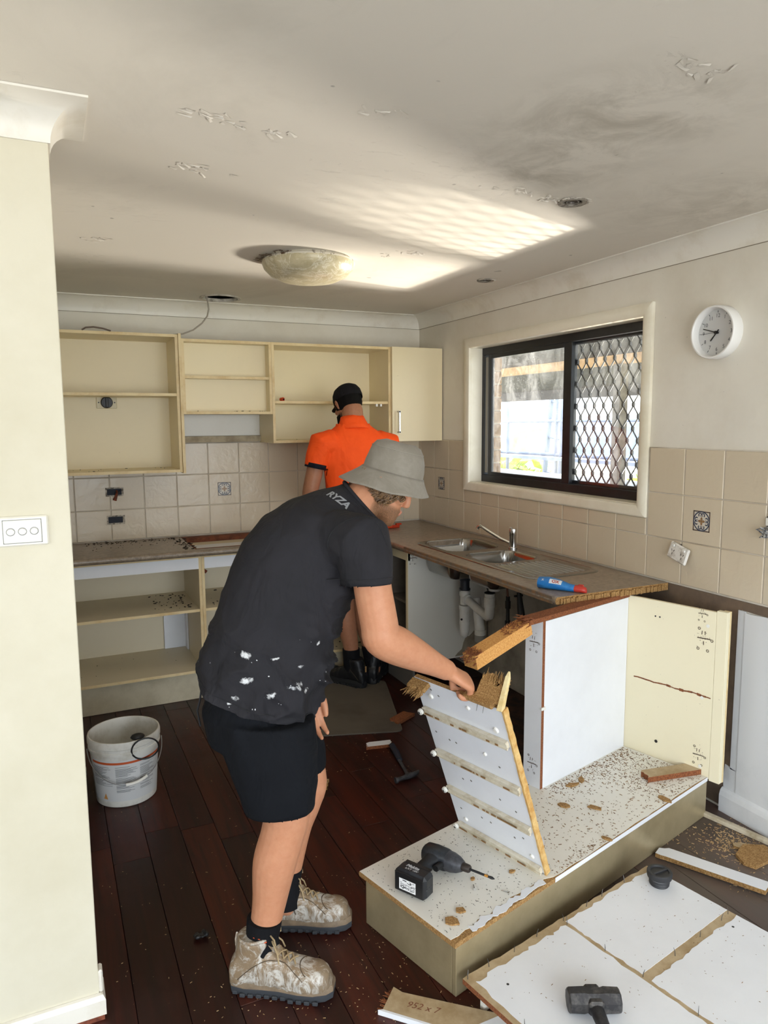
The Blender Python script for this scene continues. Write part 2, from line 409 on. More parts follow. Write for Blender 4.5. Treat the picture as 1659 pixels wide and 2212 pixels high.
# ceiling with a vent hole
ce = MB().box((-5.3, -7.1, CE), (.1, .1, CE+.012)).build('ceiling', M_ceil, kind='structure')
VC = (-1.478, -.246)
cut(ce, [MB().cyl((VC[0], VC[1], CE-.05), (VC[0], VC[1], CE+.05), .108, seg=40), MB().cyl((-.79, -2.625, CE-.05), (-.79, -2.625, CE+.05), .04, seg=28), MB().cyl((-.306, -1.334, CE-.05), (-.306, -1.334, CE+.05), .036, seg=28)])
rl_ = MB()
for lo, hi in (((-5.3, -7.1, CE+.25), (.1, .1, CE+.3)), ((-5.3, -7.1, CE+.012), (-5.28, .1, CE+.25)), ((.08, -7.1, CE+.012), (.1, .1, CE+.25)), ((-5.3, -7.1, CE+.012), (.1, -7.08, CE+.25)), ((-5.3, .08, CE+.012), (.1, .1, CE+.25))): rl_.box(lo, hi)
rl_.build('roof_lining', M_dark, ce)
rj = random.Random(5)
def ragged_ring(r0, r1, z0, z1, seg=40, amp=.004):
    R = []
    for rr_, z in ((r1, z1), (r1, z0), (r0, z0), (r0, z1)):
        R.append([((rr_+rj.uniform(-amp, amp)*(rr_ == r1))*math.cos(2*PI*k/seg), (rr_+rj.uniform(-amp, amp)*(rr_ == r0))*math.sin(2*PI*k/seg), z) for k in range(seg)])
    return MB().loft(R+[R[0]], caps=False)
ragged_ring(.104, .122, -.006, .012).build('vent_rim', mat('old vent rim', 'CFC8BB', .6, var=('7E766A', 20, .45, .7)), ce, smooth=40, loc=(VC[0], VC[1], CE))
FL = [(-2.068, -2.825), (-1.987, -2.80), (-1.889, -2.795), (-2.054, -2.463), (-1.993, -2.426), (-1.70, -3.017), (-1.15, -3.49), (-1.009, -2.643), (-.89, -2.625), (-2.232, -1.441), (-.948, -1.727), (-1.051, -1.654), (-1.113, -2.649)]
flk = MB(); q = random.Random(17)
for fx, fy in FL:
    for _ in range(q.randint(5, 14)):
        l, w_ = q.uniform(.006, .022), q.uniform(.002, .006); a = q.gauss(.25, .5)
        flk.add([(-l, -w_, 0), (l, -w_*.6, -.0012), (l*.8, w_, -.004*q.random()), (-l*.7, w_*1.2, -.0008)], [(0, 1, 2, 3), (3, 2, 1, 0)], 0, Matrix.Translation((fx+q.gauss(0, .035), fy+q.gauss(0, .018), CE-.0008)) @ Matrix.Rotation(a, 4, 'Z'))
o = flk.build('peeling_paint', M_ceil, ce); o['kind'] = 'stuff'
# coved cornice
def cove(N=9, c=.0885):
    return [(0, -c), (.004, -c)]+[(c-(c-.005)*math.cos(PI/2*i/N), -c+(c-.005)*math.sin(PI/2*i/N)) for i in range(N+1)]+[(c, 0), (0, 0)]
pr = cove()
MB().loft([[(X, -d, CE+z) for d, z in pr] for X in (-2.67, 0)]).build('trim_1', M_white, smooth=35, kind='structure')
MB().loft([[(-d, Y, CE+z) for d, z in pr][::-1] for Y in (0, -7.0)]).build('trim_2', M_white, smooth=35, kind='structure')
MB().loft([[((-5.2, -2.733-d), (-2.435+d, -2.733-d), (-2.435+d, -2.623+d), (-2.67, -2.623+d))[i]+(CE+z,) for d, z in pr] for i in range(4)]).build('trim_3', M_white, smooth=35, kind='structure')
# crack along the bottom of each cornice
crk = mat('cornice crack', '8A7E6C', .9)
MB().box((-2.67, -.0035, CE-.0905), (0, 0, CE-.0885)).build('cornice_crack', crk, bpy.data.objects['trim_1'])
MB().box((-.0035, -7.0, CE-.0905), (0, 0, CE-.0885)).build('cornice_crack', crk, bpy.data.objects['trim_2'])

# ------------------------------------------------------------------ wall tiles
TR = [(.905, 1.094), (1.094, 1.294), (1.294, 1.494)]
G = .0022
tmc = {}
def tile(wall, parent, u0, u1, z0, z1):
    w, h = u1-u0-2*G, z1-z0-2*G
    if w < .012 or h < .012: return None
    key = (round(w, 4), round(h, 4), wall)
    if key not in tmc:
        m = MB()
        if wall == 'back': m.box((-w/2, -.009, -h/2), (w/2, 0, h/2), ch=.0022)
        else: m.box((-.009, -w/2, -h/2), (0, w/2, h/2), ch=.0022)
        tmc[key] = m.mesh('tile', [M_tile])
    c = (u0+u1)/2; zc = (z0+z1)/2
    return link('tile', tmc[key], parent, loc=(c, -.001, zc) if wall == 'back' else (-.001, c, zc))
MB().box((-2.67, -.006, .9), (0, 0, 1.496)).build('grout_bed', M_grout, wall_back)
gb = MB(); gb.box((-.006, -.64, .9), (0, 0, 1.496)); gb.box((-.006, -2.238, .9), (0, -.64, 1.176)); gb.box((-.006, -3.65, .9), (0, -2.238, 1.496)); gb.build('grout_bed', M_grout, wall_right)
motif_tiles = []
xs = [0]+[-.139-.2*i for i in range(13)]+[-2.67]
for a, b in zip(xs, xs[1:]):
    for z0, z1 in TR:
        t = tile('back', wall_back, b, a, z0, z1)
        if t and abs((a+b)/2+1.439) < .01 and z0 == 1.094: motif_tiles.append((t, 'back'))
ys = [0]+[-.045-.2*i for i in range(19)]
for a, b in zip(ys, ys[1:]):
    for z0, z1 in TR:
        segs = [(b, a)]
        if z1 > 1.174:
            segs = []
            if a > -.642: segs.append((max(b, -.642), a))
            if b < -2.236: segs.append((b, min(a, -2.236)))
            if z0 < 1.174:
                lo, hi = max(b, -2.236), min(a, -.642)
                if lo < hi:
                    t = tile('right', wall_right, lo, hi, z0, 1.174)
        for lo, hi in segs:
            t = tile('right', wall_right, lo, hi, z0, z1)
            if t and z0 == 1.094 and (abs((a+b)/2+2.545) < .01 or abs((a+b)/2+.345) < .01 or abs((a+b)/2+2.945) < .01): motif_tiles.append((t, 'right'))
# printed motif: square frame, ring, eight scrolls, four-petal flower
def motif():
    m = MB(); e = .0004
    def quad(x0, y0, x1, y1, mi): m.add([(x0, y0, e), (x1, y0, e), (x1, y1, e), (x0, y1, e)], [(0, 1, 2, 3)], mi)
    s = .043
    m.add([(-s, -s, e*.5), (s, -s, e*.5), (s, s, e*.5), (-s, s, e*.5)], [(0, 1, 2, 3)], 2)
    for a in range(4):
        q = Matrix.Rotation(a*PI/2, 4, 'Z'); m.add([(-s, s-.005, e), (s, s-.005, e), (s, s, e), (-s, s, e)], [(0, 1, 2, 3)], 0, q)
    n = 40
    for r0, r1 in ((.0375, .0425),):
        R = [[(r*math.cos(2*PI*k/n), r*math.sin(2*PI*k/n), e*1.4) for k in range(n)] for r in (r0, r1)]; m.loft(R, 1, False)
    for a in range(4):
        for sg in (1, -1):
            P = []
            for i in range(15):
                t = i/14; ang = .35+t*4.4; rad = .0125*(1-.62*t)
                P.append((.023+rad*math.cos(ang+PI), sg*(.0112+.0*t)+sg*rad*math.sin(ang), .0052*(.55+.5*t)))
            L = [];
            for i, (px, py, w) in enumerate(P):
                q = P[min(i+1, 14)]; p0 = P[max(i-1, 0)]; d = V((q[0]-p0[0], q[1]-p0[1])).normalized(); nn = V((-d.y, d.x))*w*.5
                L.append([(px+nn.x, py+nn.y, e*1.6), (px-nn.x, py-nn.y, e*1.6)])
            m.loft(L, 1, False, False, Matrix.Rotation(a*PI/2+PI/4, 4, 'Z'))
        pet = [(0, 0), (.006, -.005), (.012, -.005), (.0185, 0), (.012, .005), (.006, .005)]
        m.add([(px, py, e*1.8) for px, py in pet], [tuple(range(6))], 3, Matrix.Rotation(a*PI/2, 4, 'Z'))
        pet2 = [(.002, 0), (.007, -.0025), (.014, 0), (.007, .0025)]
        m.add([(px, py, e*2.2) for px, py in pet2], [tuple(range(4))], 4, Matrix.Rotation(a*PI/2, 4, 'Z'))
    return m
mm = [mat('print brown', '5A4A42', .3), mat('print blue', '3E4658', .25), mat('print cream', 'CFC6B6', .25), mat('print rust', '7A5236', .3), mat('print ochre', 'A88A55', .3)]
m0 = motif()
for t, w in motif_tiles:
    Mr = Matrix(((1, 0, 0, 0), (0, 0, -1, 0), (0, 1, 0, 0), (0, 0, 0, 1))) if w == 'back' else Matrix(((0, 0, -1, 0), (-1, 0, 0, 0), (0, 1, 0, 0), (0, 0, 0, 1)))
    me = m0.mesh('motif', mm); me.transform(Matrix.Translation((0, -.0092, 0) if w == 'back' else (-.0092, 0, 0)) @ Mr)
    link('motif', me, t)

# ------------------------------------------------------------------ window
M_alu = mat('black aluminium', '1B1C20', .38, metal=.2, var=('2A2B30', 6, .45, .7))
M_alug = mat('mill aluminium', '8A857C', .4, metal=.8)
M_cream = mat('cream gloss paint', 'EFE8D6', .32, var=('E0D6BE', 3, .45, .7), world=True)
win = thing('window_1', None, None, (0.0, -1.44, 1.23), kind='structure')
wl = lambda x, y, z: (x, y+1.44, z-1.23)
def wbox(name, lo, hi, m, ch=.002, parent=None): return MB().box(wl(*lo), wl(*hi), ch=ch).build(name, m, parent or win)
# architrave, mitred
def arch():
    m = MB(); O = [(-2.236, 1.174), (-.642, 1.174), (-.642, 2.136), (-2.236, 2.136)]; I = [(WY0+.004, WZ0-.002), (WY1-.004, WZ0-.002), (WY1-.004, WZ1-.004), (WY0+.004, WZ1-.004)]
    def ring(off): return [(O[i][0]+(I[i][0]-O[i][0])*off, O[i][1]+(I[i][1]-O[i][1])*off) for i in range(4)]
    prof = [(0, 0), (0, -.016), (.12, -.02), (.75, -.02), (.95, -.014), (1, -.004), (1, .0)]
    out = []
    for s in range(4):
        b = MB(); a0, a1 = s, (s+1) % 4
        R = [[wl(dx-.001, *ring(t)[q]) for t, dx in prof] for q in (a0, a1)]; b.loft(R); out.append(b)
    return out
for b in arch(): b.build('architrave', M_cream, win, smooth=30)
rv = .004
wbox('reveal', (-.004, WY0-.0, WZ0-.012), (.1, WY1, WZ0+.001), M_cream); wbox('reveal', (0, WY0, WZ1-.002), (.1, WY1, WZ1+.012), M_cream)
wbox('reveal', (0, WY1-.002, WZ0), (.1, WY1+.012, WZ1), M_cream); wbox('reveal', (0, WY0-.012, WZ0), (.1, WY0+.002, WZ1), M_cream)
FX0, FX1 = .085, .15
wbox('frame_sill', (FX0, WY0, WZ0), (FX1, WY1, WZ0+.045), M_alu); wbox('frame_head', (FX0, WY0, WZ1-.045), (FX1, WY1, WZ1), M_alu)
wbox('frame_jamb', (FX0, WY1-.03, WZ0+.045), (FX1, WY1, WZ1-.045), M_alu); wbox('frame_jamb', (FX0, WY0, WZ0+.045), (FX1, WY0+.03, WZ1-.045), M_alu)
sl = thing('sliding_sash', None, None); sl.parent = win
for nm, lo, hi in (('sash_stile', (.092, -1.565, WZ0+.03), (.115, -1.50, WZ1-.03)), ('sash_stile', (.092, -.80, WZ0+.03), (.115, -.762, WZ1-.03)), ('sash_rail', (.092, -1.50, WZ0+.04), (.115, -.80, WZ0+.066)), ('sash_rail', (.092, -1.50, WZ1-.07), (.115, -.80, WZ1-.04))):
    MB().box(wl(*lo), wl(*hi), ch=.002).build(nm, M_alu, sl)
wbox('pull_strip', (.088, -.760, WZ0+.06), (.096, -.738, WZ1-.06), M_alug)
def glass_fn(n, c):
    for s in list(n.n):
        if s.type == 'OUTPUT_MATERIAL': out = s
    tr = n.node('ShaderNodeBsdfTransparent'); gl = n.node('ShaderNodeBsdfGlossy'); gl.inputs['Roughness'].default_value = .03
    df = n.node('ShaderNodeBsdfDiffuse'); df.inputs[0].default_value = (.9, .92, .95, 1)
    tl = n.node('ShaderNodeBsdfTranslucent'); tl.inputs[0].default_value = (.9, .92, .95, 1)
    w = n.co(True); d = n.ramp(n.noise(n.mapping(w, (1, 1, .6)), 7, 7, .75, .8), [(.42, (.03, .03, .03)), (.75, (.3, .3, .3))])
    sp = n.ramp(n.noise(w, 160, 2, .6), [(.62, (0, 0, 0)), (.72, (.3, .3, .3))])
    m0 = n.node('ShaderNodeMixShader'); m0.inputs[0].default_value = .05; n.l.new(tr.outputs[0], m0.inputs[1]); n.l.new(gl.outputs[0], m0.inputs[2])
    ds = n.node('ShaderNodeMixShader'); ds.inputs[0].default_value = .6; n.l.new(df.outputs[0], ds.inputs[1]); n.l.new(tl.outputs[0], ds.inputs[2])
    m1 = n.node('ShaderNodeMixShader'); n.l.new(n.math('MULTIPLY', n.math('ADD', d, sp), n.dirt), m1.inputs[0]); n.l.new(m0.outputs[0], m1.inputs[1]); n.l.new(ds.outputs[0], m1.inputs[2])
    n.l.new(m1.outputs[0], out.inputs[0])
def gf(k):
    def f(n, c): n.dirt = k; return glass_fn(n, c)
    return f
M_glass = mat('dirty window glass', 'FFFFFF', .05, fn=gf(.62)); M_glass2 = mat('dusty fly screen glass', 'FFFFFF', .05, fn=gf(.3))
wbox('glass', (.102, -1.505, WZ0+.05), (.105, -.79, WZ1-.05), M_glass, 0, sl)
wbox('glass', (.128, WY0+.02, WZ0+.04), (.131, -1.53, WZ1-.04), M_glass2, 0)
wbox('frame_mullion', (.118, -1.545, WZ0+.03), (.15, -1.51, WZ1-.03), M_alu)
# diamond security grille: expanded strips
sg = MB(); cy, cz = .070, .118; y0, y1, z0, z1 = WY0+.03, -1.545, WZ0+.05, WZ1-.045
ncol = int((y1-y0)/cy)+2; nrow = int((z1-z0)/cz)+2
def clipseg(a, b):
    pts = []; N = 12
    for i in range(N+1):
        t = i/N; p = a.lerp(b, t)
        if y0 <= p.y <= y1 and z0 <= p.z <= z1: pts.append(p)
    return pts
for i in range(-1, ncol):
    for j in range(-1, nrow):
        cx_, cz_ = y0+i*cy, z0+j*cz
        for s in (1, -1):
            A = V((0, cx_, cz_)); B = V((0, cx_+cy/2*s, cz_+cz/2))
            for (P0, P1) in ((A, B), (B, V((0, cx_, cz_+cz)))):
                mid = (P0+P1)/2; dy = P1.y-P0.y
                pts = []
                for q in range(9):
                    t = q/8; ss = t*t*(3-2*t); p = V((.142, P0.y+dy*(.30*t+.70*ss), P0.z+(P1.z-P0.z)*t))
                    if y0 <= p.y <= y1 and z0 <= p.z <= z1: pts.append(wl(*p))
                if len(pts) > 1: sg.tube(pts, .0034, 4, squash=1.6)
        for c0 in ((cx_, cz_), (cx_+cy/2, cz_+cz/2)):
            if y0 < c0[0] < y1 and z0+.01 < c0[1] < z1-.01: sg.box(wl(.136, c0[0]-.0055, c0[1]-.009), wl(.148, c0[0]+.0055, c0[1]+.009))
sg.build('security_grille', M_alu, win, smooth=40)
wbox('grille_frame', (.135, WY0+.02, WZ0+.04), (.15, -1.54, WZ0+.062), M_alu); wbox('grille_frame', (.135, WY0+.02, WZ1-.062), (.15, -1.54, WZ1-.04), M_alu)

# ------------------------------------------------------------------ outside the window
def ext(n, c): return c
M_brick = mat('brown brick', '9A7B58', .85, var=('7C5C40', 30, .4, .65), bump=(80, .4, .003))
we = MB(); we.box((.16, -.640, -.3), (.27, .4, 2.6)); we.box((.16, -7.1, -.3), (.27, -2.22, 2.6)); we.box((.16, -2.22, -.3), (.27, -.64, 1.17)); we.box((.16, -2.22, 2.13), (.27, -.64, 2.6))
wex = we.build('wall_exterior', mat('brick mortar', 'A89A86', .9), kind='structure')
bme = MB().box((-.056, -.115, -.038), (.056, .115, .038), ch=.003).mesh('brick', [M_brick])
for i in range(11):
    link('brick', bme, wex, loc=(.216, -.640-.006+.112-.0, 1.215+i*.086))
patio = thing('patio_roof', 'dark boarded patio roof seen through the kitchen window', 'roof', (2.2, 1.5, 2.2))
ploc = lambda x, y, z: (x-2.2, y-1.5, z-2.2)
M_soff = mat('weathered roof lining', '45413C', .8, var=('322F2B', 9, .4, .65), bump=(50, .3, .003))
for i in range(16):
    xa = .28+i*.25
    za = 2.47-.095*(xa); zb = 2.47-.095*(xa+.25)
    MB().add([ploc(xa, -3.2, za), ploc(xa+.244, -3.2, zb), ploc(xa+.244, 8.2, zb), ploc(xa, 8.2, za), ploc(xa, -3.2, za+.02), ploc(xa+.244, -3.2, zb+.02), ploc(xa+.244, 8.2, zb+.02), ploc(xa, 8.2, za+.02)],
             [(0, 3, 2, 1), (4, 5, 6, 7), (0, 1, 5, 4), (1, 2, 6, 5), (2, 3, 7, 6), (3, 0, 4, 7)]).build('roof_board', M_soff, patio)
MB().box(ploc(4.25, -3.2, 1.93), ploc(4.29, 8.2, 2.09)).build('fascia', mat('dark fascia', '5B5650', .7), patio)
MB().box((2.45, -3.0, 2.145), (2.52, 7.6, 2.235), ch=.003).build('timber_beam', mat('pine beam', 'C9A06A', .7, var=('A87E4C', 12, .4, .65)), label='pale pine beam running under the dark patio roof', cat='beam')
MB().box((2.42, .57, -.3), (2.52, .67, 2.145), ch=.004).build('patio_post', mat('grey post', '8E877C', .8, var=('6B655C', 9, .4, .65)), label='square grey timber post holding up the patio roof', cat='post')
# deck, balustrade
MB().box((.27, -6, -.34), (4.3, 9, -.3)).build('patio_deck', mat('deck boards', 'A8A297', .8), kind='structure')
M_rail = mat('pale rail', 'C9CCD2', .6)
bal = thing('balustrade', 'pale balustrade with slats at the edge of the patio', 'railing', (4.2, 2, -.3)); bl = lambda x, y, z: (x-3.4, y-2, z+.3)
MB().box(bl(3.36, -2, .80), bl(3.44, 8, .86), ch=.004).build('top_rail', M_rail, bal); MB().box(bl(3.38, -2, -.2), bl(3.42, 8, -.14)).build('bottom_rail', M_rail, bal)
bm_ = MB().box((-.015, -.03, -.47), (.015, .03, .47)).mesh('slat', [mat('rail slat', 'A59B8C', .7)])
for i in range(60): link('slat', bm_, bal, loc=bl(3.4, -1.9+i*.165, .33))
# yard
MB().box((4.4, -30, -1.7), (60, 60, -1.6)).build('yard', mat('dry lawn', 'B9B48C', .9, var=('8F9A5A', .6, .4, .65), world=True), kind='structure')
MB().box((-60, -60, -.5), (4.4, -7.2, -.34)).build('front_yard', mat('pale paving', 'B7B2A8', .9), kind='structure')
M_leaf = mat('sunlit leaves', 'A9B832', .7, var=('6E8420', 6, .4, .65))
rl = random.Random(11)
def shrub(loc, size, label):
    sh = thing('shrub', label, 'shrub', loc, group='shrubs in the yard')
    b = MB(); sx, sy, sz = size
    for i in range(420):
        a = rl.uniform(0, 2*PI); e = rl.uniform(-.2, 1); r = (1-e*e)**.5 if abs(e) < 1 else 0; q = rl.uniform(.75, 1.05)
        c = V((sx*r*math.cos(a)*q, sy*r*math.sin(a)*q, sz*.5+sz*.5*e*q)); u = V((rl.uniform(-1, 1), rl.uniform(-1, 1), rl.uniform(-.4, 1))).normalized()*.11*sz**.5; w = u.orthogonal().normalized()*.05*sz**.5
        n_ = u.cross(w).normalized()*.004
        b.add([c-u, c+w, c+u, c-w, c+n_*2], [(0, 1, 4), (1, 2, 4), (2, 3, 4), (3, 0, 4), (3, 2, 1, 0)])
    b.build('foliage', M_leaf, sh); MB().cyl((0, 0, 0), (0, 0, sz*.6), .05, .03, 8).build('stem', mat('bark', '5B4A3A', .9), sh)
shrub((6.6, 8.2, -1.6), (1.2, 1.5, 2.5), 'leafy yellow-green shrub behind the ladder in the yard')
shrub((6.2, 3.9, -1.6), (1.1, 1.2, 2.35), 'broad yellow-green shrub below the blue-grey panel in the yard')
shrub((5.3, 1.2, -1.6), (.8, .8, 2.3), 'small yellow-green shrub right of the patio post')
M_scaf = mat('scaffold steel', '8F98AA', .5, metal=.3)
scf = thing('scaffold', 'pale steel scaffold frame standing in the yard', 'scaffold', (5.0, 5.6, -1.6)); sl_ = lambda x, y, z: (x-5.0, y-5.6, z+1.6)
for yy in (4.62, 4.75, 6.1): MB().cyl(sl_(5.0, yy, -1.6), sl_(5.0, yy, 3.4), .03, seg=10).build('standard', M_scaf, scf, smooth=40)
for zz_ in (1.62, 1.08, .2): MB().cyl(sl_(5.0, 2.0, zz_), sl_(5.0, 7.0, zz_), .028, seg=10).build('ledger', M_scaf, scf, smooth=40)
MB().box(sl_(4.75, 2.0, 1.0), sl_(5.2, 7.0, 1.05)).build('plank', M_scaf, scf)
lad = thing('ladder', 'aluminium ladder leaning on the scaffold outside', 'ladder', (5.3, 5.5, -1.6))
for s in (-.2, .2): MB().box((-.03, s-.025, 0), (.03, s+.025, 4.4)).build('stile', M_scaf, lad, rot=(.12, 0, 0))
for i in range(14): MB().cyl((0, -.2, .25+i*.3), (0, .2, .25+i*.3), .018, seg=8).build('rung', M_scaf, lad, rot=(.12, 0, 0))
MB().box((8.0, 3.0, .9), (8.06, 8.6, 1.58), ch=.01).build('wall_panel', mat('blue grey sheet', '9AA6BE', .7, var=('8792AC', 3, .4, .65)), label='blue-grey sheet panel across the yard', cat='panel')
MB().box((8.0, 3.0, -1.6), (8.06, 8.6, .9), ch=.01).build('yard_wall', mat('pale block wall', 'C5BFB4', .9), label='pale block wall under the blue-grey panel', cat='wall')
hill = MB(); n_ = 24
hill.loft([[(30+6*math.cos(k/n_*PI), 70-110*k/n_, -1.6+h*(1+.5*math.sin(k*1.3)+.35*math.sin(k*2.9+1))) for k in range(n_+1)] for h in (0, 1.2, 1.9, 2.0)], closed=False)
hill.build('hills', mat('hazy hills', 'B8B59A', 1.0, var=('9AA070', .3, .4, .65)), smooth=180, kind='structure')
# ------------------------------------------------------------------ kitchen materials
def grime(n, c):
    w = n.co(True); k = n.ramp(n.noise(w, 3.1, 6, .7, .4), [(.5, (0, 0, 0)), (.72, (1, 1, 1))])
    s = n.ramp(n.noise(w, 120, 2, .5), [(.76, (0, 0, 0)), (.78, (1, 1, 1))])
    return n.mix(n.math('MULTIPLY', s, .6), n.mix(n.math('MULTIPLY', k, .05), c, 'A8956E'), '5A4636')
def lam_fn(n, c):
    w = n.co(True); a = n.noise(w, 38, 6, .75, .5); b = n.noise(w, 5, 4, .6, .5)
    col = n.ramp(a, [(.3, '6C6053'), (.5, '8E8070'), (.68, 'A59786')])
    return n.mix(n.math('MULTIPLY', n.ramp(b, [(.45, (0, 0, 0)), (.7, (1, 1, 1))]), .35), col, '7A6A58')
def chip_fn(n, c):
    w = n.co(); v = n.node('ShaderNodeTexVoronoi'); n.l.new(n.mapping(w, (1, 1, 1)), v.inputs['Vector']); v.inputs['Scale'].default_value = 330
    col = n.ramp(n.noise(w, 210, 4, .8), [(.3, '6B4A2C'), (.48, '96703F'), (.62, 'B8935F'), (.8, 'CDB084')])
    n.bump(v.outputs['Distance'], .5, .002)
    return col
def chipd_fn(n, c):
    w = n.co(); col = n.ramp(n.noise(w, 210, 4, .8), [(.3, '4A2413'), (.48, '7C4526'), (.64, '9C6238'), (.85, 'B88654')])
    n.bump(n.noise(w, 300, 3, .7), .5, .002)
    return col
M_cmel = mat('cream melamine', 'ECDDB8', .42, fn=grime)
M_cedge = mat('cream edging', 'E6D0A0', .5, var=('D2B47E', 8, .45, .7))
M_wmel = mat('white melamine', 'E9EBF0', .35, var=('E0E2E7', 3, .4, .75))
M_wdirty = mat('white melamine dirty', 'E6E3DA', .42, fn=grime)
M_chip = mat('raw particleboard', 'B98A55', .9, fn=chip_fn)
M_chipd = mat('brown particleboard', '7C4526', .9, fn=chipd_fn)
M_lam = mat('stone laminate', '76695B', .3, fn=lam_fn)
M_steel = mat('brushed steel', '9A9894', .22, metal=1.0, bump=(200, .05, .0005))
M_chrome = mat('chrome', 'D8D8D8', .08, metal=1.0)
M_handle = mat('satin handle', 'BFBDB8', .25, metal=.9)
M_blackp = mat('black plastic', '131315', .45)
M_whitep = mat('white plastic', 'E9E7E0', .35)
M_pvc = mat('white pvc', 'DEDCD6', .4, var=('CBC6BA', 9, .45, .7))
M_crumb = mat('dark crumbs', '241A14', .9)
TH = .016
def crumbs(parent, lo, hi, z, n, seed, r=(.0015, .005), m=None, name='grime_crumbs'):
    q = random.Random(seed); b = MB()
    for _ in range(n):
        c = (q.uniform(lo[0], hi[0]), q.uniform(lo[1], hi[1]), z); s = q.uniform(*r)*.55; a = q.uniform(0, PI); l = s*q.uniform(1, 3)
        Mx = Matrix.Translation(c) @ Matrix.Rotation(a, 4, 'Z'); b.box((-l, -s, 0), (l, s, s*1.2), M=Mx)
    o = b.build(name, m or M_crumb, parent); o['kind'] = 'stuff'; return o

# ------------------------------------------------------------------ wall cupboards
def carcass(root, x0, x1, y0, y1, z0, z1, shelves, m=None, me=None, back=True, bottom=True, L=lambda *p: p, sides=(1, 1)):
    m = m or M_cmel; me = me or M_cedge
    def b(name, lo, hi):
        lo = L(*lo); hi = L(*hi)
        mb = MB().box(lo, hi); yb = min(lo[1], hi[1])
        o = mb.build(name, [m, me], root)
        for p in o.data.polygons:
            if p.normal.y < -.9 and name != 'back_panel': p.material_index = 1
        return o
    if sides[0]: b('side_panel', (x0, y0, z0), (x0+TH, y1, z1))
    if sides[1]: b('side_panel', (x1-TH, y0, z0), (x1, y1, z1))
    b('top_panel', (x0+TH, y0, z1-TH), (x1-TH, y1, z1))
    if bottom: b('bottom_panel', (x0+TH, y0, z0), (x1-TH, y1, z0+TH))
    for s in shelves: b('shelf', (x0+TH, y0+.008, s-TH), (x1-TH, y1, s))
    if back: b('back_panel', (x0+TH, y1-.004, z0+TH), (x1-TH, y1, z1-TH))
t = thing('wall_cupboard', 'tall doorless cream wall cupboard beside the white wall on the left', 'cupboard', (-2.2, 0, 1.33)); L = lambda x, y, z: (x+2.2, y, z-1.33)
carcass(t, -2.655, -1.752, -.33, -.012, 1.332, 2.128, [1.792], L=L)
MB().box(L(-1.751, -.345, 1.326), L(-1.735, -.012, 2.132)).build('end_panel', [M_cedge], t); upL = t
crumbs(t, (-.45, -.3), (.42, -.05), .0175, 26, 4)
t = thing('wall_cupboard', 'short cream wall cupboard with two shelves above the cooker space', 'cupboard', (-1.46, 0, 1.5)); L = lambda x, y, z: (x+1.46, y, z-1.5)
carcass(t, -1.734, -1.196, -.33, -.245, 1.671, 2.106, [1.896], L=L)
crumbs(t, (-.25, -.32), (.24, -.26), .188, 9, 5)
MB().box(L(-1.734, -.02, 1.538), L(-1.196, -.010, 1.671)).build('splash_panel', M_wdirty, t)
MB().box(L(-1.734, -.045, 1.498), L(-1.196, -.010, 1.536)).build('batten', mat('worn batten', 'B6A88C', .7, var=('8D7F68', 12, .4, .65)), t)
MB().box(L(-1.734, -.244, 1.68), L(-1.196, -.012, 2.106)).build('duct_box', M_cmel, t)
t = thing('wall_cupboard', 'wide doorless cream wall cupboard behind the man in orange', 'cupboard', (-.79, 0, 1.49)); L = lambda x, y, z: (x+.79, y, z-1.49)
carcass(t, -1.195, -.388, -.33, -.012, 1.492, 2.106, [1.752], L=L); upM = t
crumbs(t, (-.38, -.3), (.36, -.05), .0175, 8, 6)
for q in (.33, .30): MB().box((q, -.32, .245-.016), (q+.012, -.30, .2465), ch=.001).build('shelf_peg', M_whitep, t)
t = thing('wall_cupboard', 'closed cream corner wall cupboard with a slim bar handle', 'cupboard', (-.19, 0, 1.49)); L = lambda x, y, z: (x+.19, y, z-1.49)
carcass(t, -.387, -.003, -.33, -.012, 1.492, 2.106, [1.75], L=L)
d = MB().box(L(-.386, -.349, 1.489), L(-.008, -.332, 2.108), ch=.0015).build('door', M_cmel, t)
h = MB(); h.box(L(-.352, -.381, 1.545), L(-.340, -.374, 1.69), ch=.001); h.box(L(-.352, -.381, 1.545), L(-.340, -.348, 1.555)); h.box(L(-.352, -.381, 1.68), L(-.340, -.348, 1.69)); h.build('handle', M_handle, d)
# loose things on the shelves
b = MB(); b.cyl((0, -.012, .013), (0, .012, .013), .013, .011, 14); b.cyl((0, -.018, .013), (0, -.012, .013), .005, seg=10, mi=1)
b.build('orange_knob', [mat('orange plastic', 'D8481C', .45), M_blackp], label='small orange plastic knob on the middle cupboard shelf', cat='knob', loc=(-1.095, -.2, 1.7525), rot=(0, 0, .5))
gp = thing('socket_plate', 'cream socket plate with a round black plug inside the tall wall cupboard', 'socket', (-2.131, -.0165, 1.745))
MB().box((-.058, -.009, -.036), (.058, 0, .036), ch=.003).build('plate', mat('aged plastic', 'D8CBA6', .4), gp)
b = MB(); R = Matrix.Rotation(PI/2, 4, 'X'); b.lathe([(0, .03), (.03, .03), (.034, .024), (.034, .008), (.036, .006), (0, .006)], 26, M=R); b.box((-.008, -.036, -.03), (.008, -.028, .03), ch=.003); b.build('plug', M_blackp, gp, smooth=35)
for s in (-1, 1): MB().cyl((s*.045, -.012, 0), (s*.045, -.008, 0), .004, seg=10).build('screw', M_blackp, gp)
